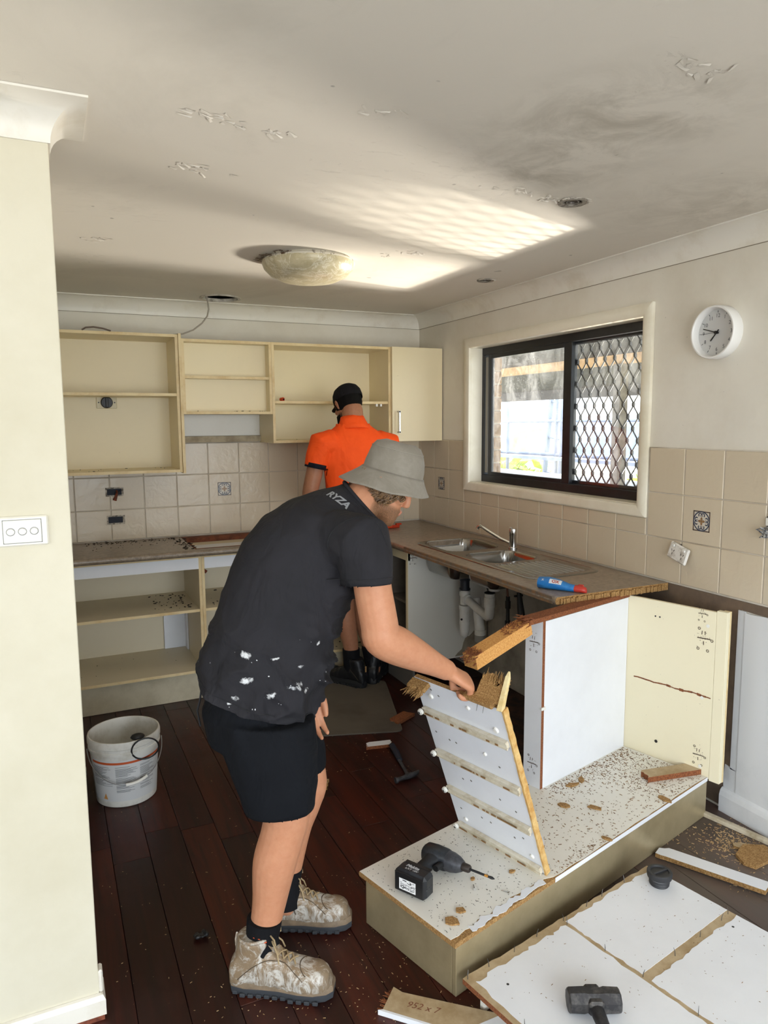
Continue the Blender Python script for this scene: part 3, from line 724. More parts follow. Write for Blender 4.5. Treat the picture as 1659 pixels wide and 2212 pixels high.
for z, lab in ((1.205, 'upper'), (1.033, 'lower')):
    g = thing('outlet_hole', {'upper': 'open socket hole in the tiles with a burnt orange wire hanging out', 'lower': 'empty socket hole in the tiles just above the worktop on the left'}[lab], 'socket hole', (-2.112, -.0105, z))
    b = MB(); b.box((-.052, -.003, -.027), (.052, 0, -.020)); b.box((-.052, -.003, .020), (.052, 0, .027)); b.box((-.052, -.003, -.020), (-.044, 0, .020)); b.box((.040, -.003, -.020), (.052, 0, .020)); b.build('rim', mat('chalky rim', 'BDB3A4', .8, var=('5E564C', 60, .45, .6)), g)
    MB().box((-.045, -.001, -.019), (.041, 0, .019)).build('hole', mat('dark cavity', '2A2E38', .8), g)
    if lab == 'upper':
        b = MB(); b.tube([(.012, .0, .01), (.012, -.02, .0), (.006, -.028, -.025), (-.004, -.022, -.05)], [.004, .006, .008, .012], 8, squash=.5); b.build('burnt_wire', mat('burnt rubber', '8A3E1E', .7, var=('3A1C10', 40, .4, .6)), g, smooth=50)
        MB().tube([(.03, 0, .008), (.028, -.014, .004), (.018, -.012, -.008)], .004, 8).build('wire', M_blackp, g, smooth=50)
b = MB(); b.tube([(-1.565, -.27, CE+.02), (-1.558, -.268, 2.33), (-1.552, -.262, 2.29), (-1.56, -.25, 2.25), (-1.59, -.235, 2.21), (-1.64, -.225, 2.17), (-1.70, -.22, 2.145), (-1.76, -.22, 2.137)], .0045, 8)
b.build('hanging_cable', mat('grey cable', 'A39A8C', .6), smooth=60, label='thin grey cable hanging from the round ceiling hole to the cupboard top', cat='cable')
MB().tube([(-2.26, -.30, 2.134), (-2.24, -.30, 2.147), (-2.2, -.30, 2.152), (-2.15, -.30, 2.146), (-2.11, -.30, 2.134)], .0045, 8).build('loose_cable', mat('brown cable', '6E5D50', .6), smooth=60, label='short brown cable lying on top of the tall wall cupboard', cat='cable')

# ------------------------------------------------------------------ base units along the back wall
M_kick = mat('kick board laminate', 'C9BFA6', .4, var=('B3A88E', 6, .4, .65), bump=(90, .1, .001))
def base_unit(label, x0, x1, shelf=True, white_rail=True):
    t = thing('base_cabinet', label, 'cabinet', ((x0+x1)/2, -.27, 0)); cx = (x0+x1)/2; L = lambda x, y, z: (x-cx, y+.27, z)
    carcass(t, x0, x1, -.535, -.012, .168, .866, [.546] if shelf else [], L=L, m=mat('worn cream lining', 'DFD3B8', .5, fn=grime))
    MB().box(L(x0+TH, -.536, .785), L(x1-TH, -.52, .85)).build('front_rail', M_wmel, t)
    return t, L
t, L = base_unit('doorless cream base cabinet with one shelf behind the white bucket', -2.655, -1.704)
MB().box(L(-1.73-.0, -.11, .185), L(-1.722, -.02, .53)).build('inner_panel', M_wmel, t); MB().box(L(-1.86, -.035, .186), L(-1.73, -.022, .53)).build('inner_panel', M_wmel, t)
crumbs(t, (.22, -.2), (.44, .2), .547, 60, 8, (.0015, .006)); crumbs(t, (-.3, -.2), (.4, .2), .186, 12, 9)
t, L = base_unit('doorless cream base cabinet under the open cooktop cut-out', -1.703, -1.10)
crumbs(t, (-.27, -.22), (.26, .2), .547, 40, 10, (.0015, .006))
b = MB(); b.tube([L(-1.61, -.017, .70), L(-1.61, -.05, .70), L(-1.60, -.06, .68), L(-1.585, -.055, .665)], [.012, .012, .009, .012], 9, squash=.6); b.build('burnt_wire', MATS['burnt rubber'], t, smooth=50)
t, L = base_unit('doorless cream corner base cabinet behind the man in orange', -1.099, -.60, shelf=True)
crumbs(t, (-.22, -.22), (.2, .2), .186, 26, 12, (.002, .008))
MB().box((-2.655, -.502, .001), (-.60, -.488, .163), ch=.001).build('kick_board', M_kick, label='long cream kick board under the back base cabinets', cat='kick board')
# worktops
def bull(x0, x1, y0, y1, zt=.9, th=.033, r=.014, axis='y'):
    """profile of a worktop with a rolled front edge at y0"""
    P = [(y1, zt), (y1, zt-th), (y0+.004, zt-th)]+[(y0+r-r*math.sin(a), zt-th/2-(th/2)*math.cos(a)*1.0) for a in [i*PI/10 for i in range(1, 10)]]+[(y0+r, zt)]
    return P
P = bull(0, 0, -.592, -.011)
wt = MB().loft([[(x, y, z) for y, z in P] for x in (-2.66, -.632)]).build('worktop', M_lam, smooth=35, label='mottled grey-brown worktop along the back wall with a cooktop cut-out', cat='worktop')
cut(wt, [MB().box((-1.735, -.535, .8), (-1.17, -.03, 1.0))])
tb = MB(); tb.box((-1.735, -.53, .866), (-1.17, -.505, .8995)); tb.box((-1.735, -.075, .83), (-1.17, -.03, .8995)); tb.box((-1.735, -.505, .84), (-1.72, -.075, .899)); tb.build('cutout_edge', [mat('reddish timber', '7E4426', .7, var=('56290F', 25, .4, .62))], wt)
MB().box((-1.72, -.50, .867), (-1.18, -.20, .8685)).build('cutout_rim', M_wmel, wt)
q = crumbs(wt, (-2.3, -.12), (-1.78, -.02), .9003, 110, 14, (.001, .0045)); crumbs(wt, (-2.3, -.35), (-1.75, -.1), .9003, 40, 15, (.001, .004)); crumbs(wt, (-1.79, -.54), (-1.72, -.04), .9003, 70, 16, (.0015, .006))
# right-hand run; rolled edge faces the room (-x)
P = bull(0, 0, -.632, -.011)
wt2 = MB().loft([[(y, x, z) for y, z in P][::-1] for x in (-2.382, -.011)]).build('worktop', [M_lam, M_chip], smooth=35, label='mottled grey-brown worktop holding the steel double sink', cat='worktop')
cut(wt2, [MB().box((-.50, -2.03, .8), (-.13, -.93, 1.0)), MB().box((-.47, -2.39, .84), (-.455, -2.36, .892)), MB().box((-.26, -2.39, .84), (-.246, -2.355, .892))])
for p in wt2.data.polygons:
    if p.normal.y < -.9 and p.center.y < -2.3: p.material_index = 1
b = MB(); q = random.Random(21)
for i in range(46):
    xx = -.61+i*.0125; b.box((xx, -2.388-q.uniform(0, .008), .869+q.uniform(0, .004)), (xx+.011, -2.381, .897-q.uniform(0, .006)))
cut_e = b.build('broken_edge', M_chip, wt2)
MB().box((-.6315, -2.36, .8685), (-.622, -1.0, .899)).build('front_trim', mat('worn edge strip', '8E6A48', .5, var=('6E6256', 25, .4, .6)), wt2)
# unit between corner and sink: open carcass with dark inside, white outer side
t = thing('base_cabinet', 'dark open base cabinet between the corner and the sink', 'cabinet', (-.3, -.78, 0)); L = lambda x, y, z: (x+.3, y+.78, z)
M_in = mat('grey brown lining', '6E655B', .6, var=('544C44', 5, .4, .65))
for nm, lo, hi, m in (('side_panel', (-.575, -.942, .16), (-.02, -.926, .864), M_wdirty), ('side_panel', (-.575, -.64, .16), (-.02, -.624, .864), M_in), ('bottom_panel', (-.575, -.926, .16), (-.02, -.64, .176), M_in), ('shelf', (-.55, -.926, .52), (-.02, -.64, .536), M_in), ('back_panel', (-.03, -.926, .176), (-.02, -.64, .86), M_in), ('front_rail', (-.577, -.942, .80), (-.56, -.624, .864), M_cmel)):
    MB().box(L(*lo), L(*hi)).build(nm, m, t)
MB().box(L(-.579, -.944, .16), L(-.575, -.92, .864)).build('edge_strip', M_cmel, t)
MB().box(L(-.545, -.942, .001), L(-.53, -.60, .158)).build('kick_panel', mat('grey kick', '6F6C68', .6), t)
# hinge-plate scars on the white side
def hinge_scars(parent, o, ux, uz, nrm, seed, s=1.0):
    q = random.Random(seed); o = V(o); ux = V(ux); uz = V(uz); nrm = V(nrm); b = MB()
    def strip(x0, z0, x1, z1, w):
        a = o+ux*x0+uz*z0; c = o+ux*x1+uz*z1; d = (c-a).normalized(); e = nrm.cross(d)*w; k = nrm*.0006
        b.add([a-e+k, c-e+k, c+e+k, a+e+k], [(0, 1, 2, 3)])
    strip(-.02*s, 0, .022*s, .002, .0016*s); strip(-.006*s, .012*s, -.005*s, .024*s, .001*s); strip(.004*s, .012*s, .005*s, .024*s, .001*s); strip(.0, -.008*s, .001, -.02*s, .0012*s)
    for (x, z) in ((-.016, -.034), (.014, -.036), (.026, -.002), (-.015, .03)):
        for k in range(6):
            a0 = k*PI/3; strip((x+.004*math.cos(a0))*s, (z+.004*math.sin(a0))*s, (x+.004*math.cos(a0+1.1))*s, (z+.004*math.sin(a0+1.1))*s, .0009*s)
    for k in range(18): x, z = q.gauss(0, .012)*s, q.gauss(0, .016)*s; strip(x, z, x+q.uniform(.001, .004), z+q.uniform(-.002, .002), .0007*s)
    return b.build('hinge_scar', mat('rust scar', '4A3A2C', .9), parent)
hinge_scars(t, L(-.545, -.9425, .815), (1, 0, 0), (0, 0, 1), (0, -1, 0), 3)
# stained torn lower edge of that side
pl = [(-.25, .17), (-.02, .17), (-.02, .40), (-.10, .33), (-.13, .30), (-.15, .285), (-.17, .29), (-.19, .25), (-.2, .21), (-.23, .19)]
MB().prism(pl, .0, .003, M=Matrix(((1, 0, 0, .3), (0, 0, -1, -.162), (0, 1, 0, 0), (0, 0, 0, 1)))).build('torn_patch', mat('swollen board', 'A79C88', .8, var=('8A7E6C', 9, .4, .6)), t)
# void under the sink: remains of the floor of that unit
MB().prism([(-.55, -2.2), (-.02, -2.2), (-.02, -.95), (-.3, -.95), (-.33, -1.1), (-.42, -1.15), (-.45, -1.3), (-.55, -1.35)], .001, .017).build('broken_base_board', [mat('wet brown board', '4A2C1E', .8, var=('23140E', 9, .4, .6)), M_chipd], label='broken brown base board on the floor under the sink', cat='board')

# ------------------------------------------------------------------ sink, tap, waste
sx0, sx1, sy0, sy1 = -.522, -.098, -2.075, -.905
def sd(x, y, cx, cy, hx, hy, r):
    dx, dy = abs(x-cx)-hx+r, abs(y-cy)-hy+r
    return math.hypot(max(dx, 0), max(dy, 0))+min(max(dx, dy), 0)-r
bowls = [(-.318, -1.112, .165, .185, .07), (-.318, -1.528, .155, .145, .065)]
def sinkz(x, y):
    z = .9055
    e = sd(x, y, (sx0+sx1)/2, (sy0+sy1)/2, (sx1-sx0)/2, (sy1-sy0)/2, .075)
    if e > -.012: z -= .004*min(1, max(0, (e+.012)/.012))
    else: z -= .0025*min(1, (-e-.012)/.012)
    for i, (cx, cy, hx, hy, r) in enumerate(bowls):
        d = -sd(x, y, cx, cy, hx, hy, r)
        if d > 0:
            t_ = min(1, d/.035); z -= (.165-.02*i)*(1-(1-t_)**2.2)+.008*min(1, d/.14)
    if y < -1.70 and e < -.03:
        k = min(1, (-1.70-y)/.03)*min(1, (y-sy0-.03)/.04+.0)*min(1, max(0, (-e-.03)/.02))
        z += .0036*math.sin(x*2*PI/.033)*max(k, 0)-.003*max(k, 0)
    return z
NX, NY = 80, 190; vs = []; fs = []
for j in range(NY+1):
    for i in range(NX+1):
        x = sx0+(sx1-sx0)*i/NX; y = sy0+(sy1-sy0)*j/NY
        # pull corners inside the rounded outline
        cx, cy = (sx0+sx1)/2, (sy0+sy1)/2; hx, hy, r = (sx1-sx0)/2, (sy1-sy0)/2, .075
        dx, dy = abs(x-cx)-(hx-r), abs(y-cy)-(hy-r)
        if dx > 0 and dy > 0 and math.hypot(dx, dy) > r:
            s = r/math.hypot(dx, dy); x = cx+math.copysign(hx-r+dx*s, x-cx); y = cy+math.copysign(hy-r+dy*s, y-cy)
        vs.append((x+.31, y+1.49, sinkz(x, y)-.9))
for j in range(NY):
    for i in range(NX): fs.append((j*(NX+1)+i, j*(NX+1)+i+1, (j+1)*(NX+1)+i+1, (j+1)*(NX+1)+i))
sink = thing('sink', 'stainless steel double bowl sink with ribbed drainer', 'sink', (-.31, -1.49, .9))
b = MB(); b.add(vs, fs); so = b.build('basin', M_steel, sink, smooth=180)
sm = so.modifiers.new('t', 'SOLIDIFY'); sm.thickness = .0014; sm.offset = -1
for (cx, cy, hx, hy, r), dz in zip(bowls, (-.165, -.146)):
    w = MB(); w.lathe([(0, .0005), (.018, .0005), (.03, .002), (.036, .004), (.036, .001)], 24); w.build('drain', M_chrome, sink, smooth=40, loc=(cx+.31, cy+1.49, dz-.001))
for a0, a1 in (((sx0-.002, sy0+.3), (sx0-.002, sy1-.08)), ((sx1+.002, sy0+.1), (sx1+.002, sy0+.5))):
    MB().box((a0[0]+.31-.002, a0[1]+1.49, .0003), (a1[0]+.31+.002, a1[1]+1.49, .003)).build('sealant', mat('rust sealant', '8C4A30', .6, var=('4A3226', 30, .4, .6)), sink)
tap = thing('mixer_tap', 'chrome mixer tap with a long swivel spout behind the sink', 'tap', (-.118, -1.352, .904))
b = MB(); b.lathe([(.026, 0), (.026, .006), (.021, .009), (.020, .07), (.022, .074), (.022, .105), (.0205, .112), (.006, .114), (0, .114)], 26); b.build('body', M_chrome, tap, smooth=40)
b = MB(); b.tube([(0, .0, .022), (-.03, .075, .045), (-.06, .145, .078), (-.078, .19, .100), (-.085, .21, .106), (-.09, .222, .100), (-.092, .226, .088)], [.0105, .0105, .010, .0095, .0095, .0105, .0115], 14); b.build('spout', M_chrome, tap, smooth=50)
b = MB(); b.box((-.006, .006, .112), (.006, .03, .117), ch=.002); b.build('lever', M_chrome, tap)
waste = thing('waste_pipe', 'white plastic waste trap hanging under the sink bowls', 'pipe', (-.32, -1.3, .35)); L = lambda x, y, z: (x+.32, y+1.3, z-.35)
y1_, y2_, xx = -1.165, -1.425, -.318
b = MB(); b.cyl(L(xx, y1_, .735), L(xx, y1_, .70), .036, .03, 20); b.cyl(L(xx, y1_, .70), L(xx, y1_, .655), .027, seg=20); b.cyl(L(xx, y1_, .655), L(xx, y1_, .645), .032, seg=20); b.build('black_tail', mat('black rubber fitting', '20242C', .45), waste, smooth=40)
b = MB(); b.cyl(L(xx, y1_, .645), L(xx, y1_, .56), .026, seg=20); b.cyl(L(xx, y1_, .638), L(xx, y1_, .612), .031, seg=20); b.cyl(L(xx, y1_, .555), L(xx, y1_, .53), .033, seg=20); b.tube([L(xx, y1_, .53), L(xx, y1_, .40), L(xx, y1_, .375), L(xx-.0, y1_-.004, .36)], [.030, .028, .024, .008], 20); b.cyl(L(xx, y1_, .46), L(xx, y1_, .44), .031, seg=20); b.build('bottle_trap', M_pvc, waste, smooth=40)
MB().cyl(L(xx-.026, y1_-.012, .475), L(xx-.031, y1_-.014, .475), .006, seg=12).build('plug_hole', M_blackp, waste)
b = MB(); b.tube([L(xx, y1_-.01, .60), L(xx, -1.28, .572), L(xx, -1.37, .55), L(xx, -1.405, .545), L(xx, -1.422, .552), L(xx, y2_, .575), L(xx, y2_, .61)], [.024, .024, .024, .026, .027, .027, .027], 18); b.cyl(L(xx, -1.19, .595), L(xx, -1.205, .592), .031, seg=20); b.build('cross_pipe', M_pvc, waste, smooth=50)
b = MB(); b.cyl(L(xx, y2_, .60), L(xx, y2_, .66), .031, seg=20); b.cyl(L(xx, y2_, .66), L(xx, y2_, .68), .027, seg=20); b.build('coupling', M_pvc, waste, smooth=40)
b = MB(); b.cyl(L(xx, y2_, .68), L(xx, y2_, .685), .03, seg=20); b.build('seal', M_blackp, waste)
b = MB(); b.cyl(L(xx-.0, -1.47, .735), L(xx, -1.47, .75), .04, .036, 20); b.cyl(L(xx, -1.47, .705), L(xx, -1.47, .735), .031, seg=20); b.build('bowl_outlet', M_pvc, waste, smooth=40)
b = MB(); b.tube([L(xx+.06, -1.20, .60), L(xx+.06, -1.215, .50), L(xx+.06, -1.235, .43), L(xx+.06, -1.24, .40)], [.024, .027, .029, .029], 18); b.cyl(L(xx+.06, -1.24, .42), L(xx+.06, -1.24, .39), .033, seg=20); b.build('return_bend', M_pvc, waste, smooth=40)
b = MB(); b.cyl(L(xx+.06, -1.24, .39), L(xx+.06, -1.24, .35), .032, seg=20); b.build('grey_socket', mat('grey pipe', '8C8880', .6), waste, smooth=40)
wp = thing('water_valve', 'black water valves and hoses beside the waste trap', 'valve', (-.25, -1.6, .5)); L = lambda x, y, z: (x+.25, y+1.6, z-.5)
b = MB(); b.tube([L(-.26, -1.50, .76), L(-.26, -1.51, .70), L(-.26, -1.515, .67)], .006, 8); b.tube([L(-.26, -1.63, .80), L(-.26, -1.60, .76), L(-.26, -1.615, .72)], .007, 8); b.build('hose', mat('copper tail', '6A4536', .4, metal=.5), wp, smooth=50)
b = MB(); b.cyl(L(-.26, -1.515, .675), L(-.26, -1.515, .62), .011, seg=12); b.cyl(L(-.26, -1.515, .65), L(-.26, -1.515, .61), .015, seg=12); b.tube([L(-.26, -1.515, .61), L(-.26, -1.515, .53), L(-.26, -1.525, .512), L(-.26, -1.55, .508), L(-.26, -1.60, .512)], .010, 10); b.cyl(L(-.26, -1.515, .54), L(-.26, -1.515, .51), .015, seg=12); b.cyl(L(-.26, -1.535, .509), L(-.26, -1.56, .509), .015, seg=12); b.build('elbow', M_blackp, wp, smooth=40)
b = MB(); b.tube([L(-.26, -1.615, .72), L(-.26, -1.63, .64), L(-.26, -1.65, .55)], [.012, .018, .022], 12); b.cyl(L(-.285, -1.61, .70), L(-.235, -1.61, .70), .006, seg=8); b.build('valve', M_blackp, wp, smooth=40)
b = MB(); b.tube([L(-.3, -1.36, .745), L(-.3, -1.385, .70), L(-.3, -1.41, .655)], [.006, .012, .008], 8); b.tube([L(-.3, -1.39, .71), L(-.3, -1.41, .735), L(-.3, -1.44, .74)], .003, 6); b.build('loose_tap_lever', M_blackp, wp, smooth=40)

# ------------------------------------------------------------------ things on the right wall
ck = thing('wall_clock', 'round white wall clock showing a grey face, right of the window', 'clock', (0, -2.588, 1.962))
R = Matrix.Rotation(-PI/2, 4, 'Y')     # z -> -x
b = MB(); b.lathe([(0, 0), (.103, 0), (.105, .004), (.105, .048), (.102, .053), (.097, .053), (.093, .048), (.092, .020)], 56, M=R); b.build('case', mat('white enamel', 'ECEAE6', .3), ck, smooth=40)
b = MB(); b.lathe([(0, .0205), (.0925, .0205)], 48, M=R); b.build('face', mat('grey dial', 'C9C8C6', .5), ck)
M_ink = mat('grey numerals', '55565A', .6)
for i in range(12):
    n_ = 12 if i == 0 else i; a = i*PI/6
    text_obj(str(n_), .021, M_ink, ck, (-.0212, -math.sin(a)*.066, math.cos(a)*.066), (0, -1, 0), (0, 0, 1), 'numeral')
    MB().box((-.0007, -.0008, .078), (.0007, .0008, .086)).build('tick', M_ink, ck, loc=(-.0213, 0, 0), rot=(a, 0, 0))
def hand(name, ang, l, w, z, back=.014):
    MB().box((-.0008, -w, -back), (.0008, w, l)).build(name, M_blackp, ck, loc=(-z, 0, 0), rot=(ang, 0, 0))
hand('hour_hand', math.radians(222), .042, .0022, .025); hand('minute_hand', math.radians(287), .066, .0018, .028); hand('second_hand', math.radians(268), .068, .0007, .031, .018)
MB().cyl((-.022, 0, 0), (-.034, 0, 0), .006, seg=16).build('hub', M_blackp, ck)
def gpo(label, loc, rot, broken=False):
    g = thing('power_point', label, 'power point', loc, rot=rot)
    b = MB(); b.box((-.014, -.058, -.036), (0, .058, .036), ch=.005); b.build('plate', mat('worn white plastic', 'E4E0D8', .4, var=('B9B2A6', 30, .5, .62)), g)
    for s in (-1, 1):
        MB().box((-.019, s*.034-.008, .018), (-.013, s*.034+.008, .03), ch=.002).build('switch', M_whitep, g)
        for (yy, zz_, a) in ((-.007, .002, .5), (.007, .002, -.5), (0, -.014, 0)):
            MB().box((-.0146, -.0012, -.005), (-.0135, .0012, .005)).build('slot', M_blackp, g, loc=(0, s*.03+yy, zz_), rot=(a, 0, 0))
    return g
g = gpo('white double power point hanging tilted off the tiles under the clock', (-.028, -2.455, 1.045), (math.radians(13), math.radians(8), math.radians(-6)))
MB().tube([(0, .02, .03), (.012, .02, .03), (.026, .02, .02)], .005, 8).build('lead', M_blackp, g, smooth=50)
g = thing('outlet_box', 'torn dark socket recess with loose wires at the right edge', 'socket hole', (-.0105, -2.90, 1.21))
MB().box((-.002, -.05, -.035), (0, .05, .04)).build('hole', MATS['dark cavity'], g)
q = random.Random(31); b = MB()
for i in range(16): b.tube([(0, .04+q.uniform(-.03, .012), q.uniform(-.04, .0)), (-.02-q.uniform(0, .02), .045+q.uniform(-.02, .02), q.uniform(-.045, 0)), (-.01, .04+q.uniform(-.02, .02), q.uniform(-.04, .02))], .0035, 6)
b.build('loose_wires', mat('grey wires', '4A4C54', .6, var=('C9C7C0', 60, .45, .6)), g, smooth=40)
MB().box((-.012, .01, .005), (-.002, .05, .035), ch=.002).build('bracket', M_whitep, g)
# switch plate on the near wall
sw = thing('light_switch', 'white three-gang light switch plate on the near left wall', 'switch', (-2.545, -2.7335, 1.356))
b = MB(); b.box((-.058, -.008, -.037), (.058, 0, .037), ch=.004); b.build('surround', mat('cream plate', 'E9E4D6', .35), sw)
b = MB(); b.box((-.042, -.0105, -.028), (.042, -.007, .028), ch=.0015); b.build('insert', M_whitep, sw)
b = MB(); b.box((-.0435, -.0085, -.0295), (.0435, -.0078, .0295)); b.build('insert_gap', mat('shadow line', '8B8A88', .8), sw)
for s in (-1, 0, 1):
    MB().lathe([(0, .004), (.0075, .004), (.009, .0015), (.009, 0)], 20, M=Matrix.Translation((s*.026, -.0105, 0)) @ Matrix.Rotation(PI/2, 4, 'X') @ Matrix.Diagonal((1, .92, 1, 1))).build('rocker', M_whitep, sw, smooth=40)
    MB().lathe([(.0088, .0006), (.0100, .0006), (.0100, 0)], 20, M=Matrix.Translation((s*.026, -.0105, 0)) @ Matrix.Rotation(PI/2, 4, 'X')).build('rocker_ring', MATS['shadow line'], sw)

# ------------------------------------------------------------------ ceiling fittings
cl = thing('ceiling_light', 'round alabaster glass ceiling light with a rusty rim', 'light', (-1.33, -1.425, CE))
def alab(n, c):
    w = n.co(); a = n.noise(n.mapping(w, (1, 1, 1)), 9, 5, .7, 1.6)
    vein = n.ramp(a, [(.47, (0, 0, 0)), (.5, (1, 1, 1)), (.53, (0, 0, 0))]); cl_ = n.ramp(n.noise(w, 22, 4, .6), [(.4, 'CBBF9E'), (.7, 'B2A684')])
    return n.mix(n.math('MULTIPLY', vein, .7), cl_, 'F0EBDD')
b = MB(); b.lathe([(.212, -.014), (.214, -.022), (.205, -.045), (.178, -.072), (.13, -.094), (.07, -.106), (0, -.109)], 56); b.build('glass_bowl', mat('alabaster glass', 'C9BE9E', .3, fn=alab, sss=.0), cl, smooth=60)
b = MB(); b.lathe([(.17, 0), (.198, 0), (.202, -.006), (.212, -.010), (.214, -.016), (.209, -.018)], 56); b.build('rim', mat('rusty white rim', 'DDD6C6', .5, var=('5E4632', 26, .52, .62)), cl, smooth=40)
rp = random.Random(41); b = MB()
for i in range(34):
    a = math.radians(rp.gauss(185, 16)); r = rp.uniform(.19, .235); l = rp.uniform(.006, .02); Mx = Matrix.Translation((r*math.cos(a), r*math.sin(a), -.003-rp.uniform(0, .01))) @ Matrix.Rotation(rp.uniform(0, PI), 4, 'Z') @ Matrix.Rotation(rp.uniform(-.6, .6), 4, 'X')
    b.box((-l, -.003, 0), (l, .003, .001), M=Mx)
b.build('peeling_flakes', mat('burnt paint flakes', '6A5846', .9), cl)
def downlight(label, x, y, r):
    d = thing('downlight', label, 'downlight', (x, y, CE), group='recessed ceiling downlights')
    MB().lathe([(r*.62, .012), (r*.66, -.004), (r*.98, -.006), (r, -.002), (r, 0)], 36).build('ring', mat('tarnished ring', '8E867A', .5, var=('5A5046', 60, .45, .6)), d, smooth=40)
    MB().lathe([(0, .004), (r*.3, .004), (r*.34, -.002), (r*.46, -.002), (r*.5, .004), (r*.66, .008)], 30).build('lamp_face', mat('dark lamp', '4E463E', .4, metal=.3), d, smooth=40)
    q = random.Random(int(abs(x)*1000)); b = MB()
    for i in range(16):
        a = q.uniform(0, 2*PI); rr_ = r*q.uniform(.98, 1.22); l = q.uniform(.004, .012); b.box((-l, -.003, 0), (l, .003, .001), M=Matrix.Translation((rr_*math.cos(a), rr_*math.sin(a), -.004)) @ Matrix.Rotation(a+1.2, 4, 'Z') @ Matrix.Rotation(q.uniform(-.4, .4), 4, 'X'))
    b.build('paint_flakes', M_ceil, d)
downlight('round tarnished downlight nearest the camera, right of the sunlit patch', -.79, -2.625, .05)
downlight('round tarnished downlight close above the window', -.306, -1.334, .045)
# ------------------------------------------------------------------ half-demolished peninsula unit
PO = V((-1.522, -3.099, 0)); PA = math.radians(15.0)
def PL(u, v, z): return (PO.x+u*math.cos(PA)-v*math.sin(PA), PO.y+u*math.sin(PA)+v*math.cos(PA), z)
M_bench = mat('bronze kick laminate', 'B5A583', .34, metal=.45, var=('A39473', 5, .4, .65), bump=(300, .12, .0008))
pn = thing('plinth', 'long bronze-grey plinth box left standing on the floor', 'plinth', PO, PA)
MB().box((0, 0, 0.001), (1.46, .016, .158), ch=.001).build('front_board', M_bench, pn)
MB().box((0, .017, 0.001), (.016, .405, .158), ch=.001).build('end_board', M_bench, pn); MB().box((1.444, .017, 0.001), (1.46, .405, .158), ch=.001).build('end_board', M_bench, pn)
MB().box((.017, .39, 0.001), (1.443, .405, .158)).build('rear_board', M_chipd, pn)
cb = thing('peninsula_cabinet', 'gutted white and cream cabinet without top or front on the plinth', 'cabinet', PO, PA)
# bottom board: chipboard body, white skin torn along the front
q = random.Random(51)
MB().box((-.012, -.008, .160), (1.445, .425, .1745)).build('bottom_panel', [M_chip], cb)
fr = [(-.010, .012)]+[(.02+.03*i, .004+q.uniform(0, .02)) for i in range(14)]+[(.44+.04*i, -.004+q.uniform(-.002, .003)) for i in range(24)]+[(1.443, -.006)]
MB().prism(fr+[(1.443, .424), (-.010, .424)], .1746, .1760, side=None).build('bottom_skin', M_wdirty, cb)
MB().box((.44, -.0095, .160), (1.445, -.0082, .1755)).build('edge_strip', M_wmel, cb)
lo_ = [(.06+.0115*i, -.007+q.uniform(-.003, .004)-.004*math.sin(i*.7)) for i in range(30)]; hi_ = [(.40-.0115*i, .010+q.uniform(0, .010)+.006*math.sin(i*1.1)) for i in range(30)]
MB().prism(lo_+hi_, .1762, .1775).build('torn_skin', M_wmel, cb)      # torn white edging at the left
MB().box((.866, .372, .176), (1.444, .386, .853)).build('back_panel', M_wmel, cb)
sb = MB().box((.850, .372, .176), (.866, .455, .855)).build('stub_panel', [M_wmel, M_chipd], cb)
for p in sb.data.polygons:
    if p.normal.y < -.9: p.material_index = 1
hinge_scars(cb, (.8498, .415, .765), (0, -1, 0), (0, 0, 1), (-1, 0, 0), 5); hinge_scars(cb, (.8498, .415, .27), (0, -1, 0), (0, 0, 1), (-1, 0, 0), 6)
MB().box((.846, .366, .50), (.872, .374, .512), ch=.002).build('shelf_peg', M_whitep, cb)
M_cpan = mat('cream panel', 'EFE5C6', .4, fn=grime)
ep = MB().box((1.446, -.012, .168), (1.462, .388, .862), ch=.001).build('end_panel', M_cpan, cb)
MB().box((1.446, -.055, .162), (1.470, -.013, .868), ch=.001).build('front_stile', [M_cpan], cb)
MB().box((1.470, -.056, .162), (1.480, -.03, .868)).build('stile_edge', M_cedge, cb)
hinge_scars(cb, (1.4455, .035, .745), (0, -1, 0), (0, 0, 1), (-1, 0, 0), 7, 1.3); hinge_scars(cb, (1.4455, .035, .255), (0, -1, 0), (0, 0, 1), (-1, 0, 0), 8, 1.1); hinge_scars(cb, (1.4455, .045, .845), (0, -1, 0), (0, 0, 1), (-1, 0, 0), 9, .8)
# groove where a shelf was torn out
pts = []
for i in range(19): pts.append((.335-.34*i/18, .508+.0015*math.sin(i)+q.uniform(-.0015, .0015)))
b = MB(); 
for (v0, z0), (v1, z1) in zip(pts, pts[1:]):
    w = .0022+q.uniform(0, .003)*(1.4 if v0 < .2 else .4); b.add([(1.4452, v0, z0-w), (1.4452, v1, z1-w), (1.4452, v1, z1+w), (1.4452, v0, z0+w), (1.4440, (v0+v1)/2, z0)], [(0, 4, 3), (0, 1, 4), (1, 2, 4), (2, 3, 4)])
b.build('torn_groove', M_chipd, cb)
for (v, z) in ((.245, .795), (.225, .795), (.02, .80), (.03, .50), (.025, .21), (.22, .25)):
    MB().cyl((1.4458, v, z), (1.4445, v, z), .0035 if z > .79 and v > .1 else .007, seg=10).build('screw_cap' if v < .1 else 'hole', M_whitep if v < .1 else M_blackp, cb)
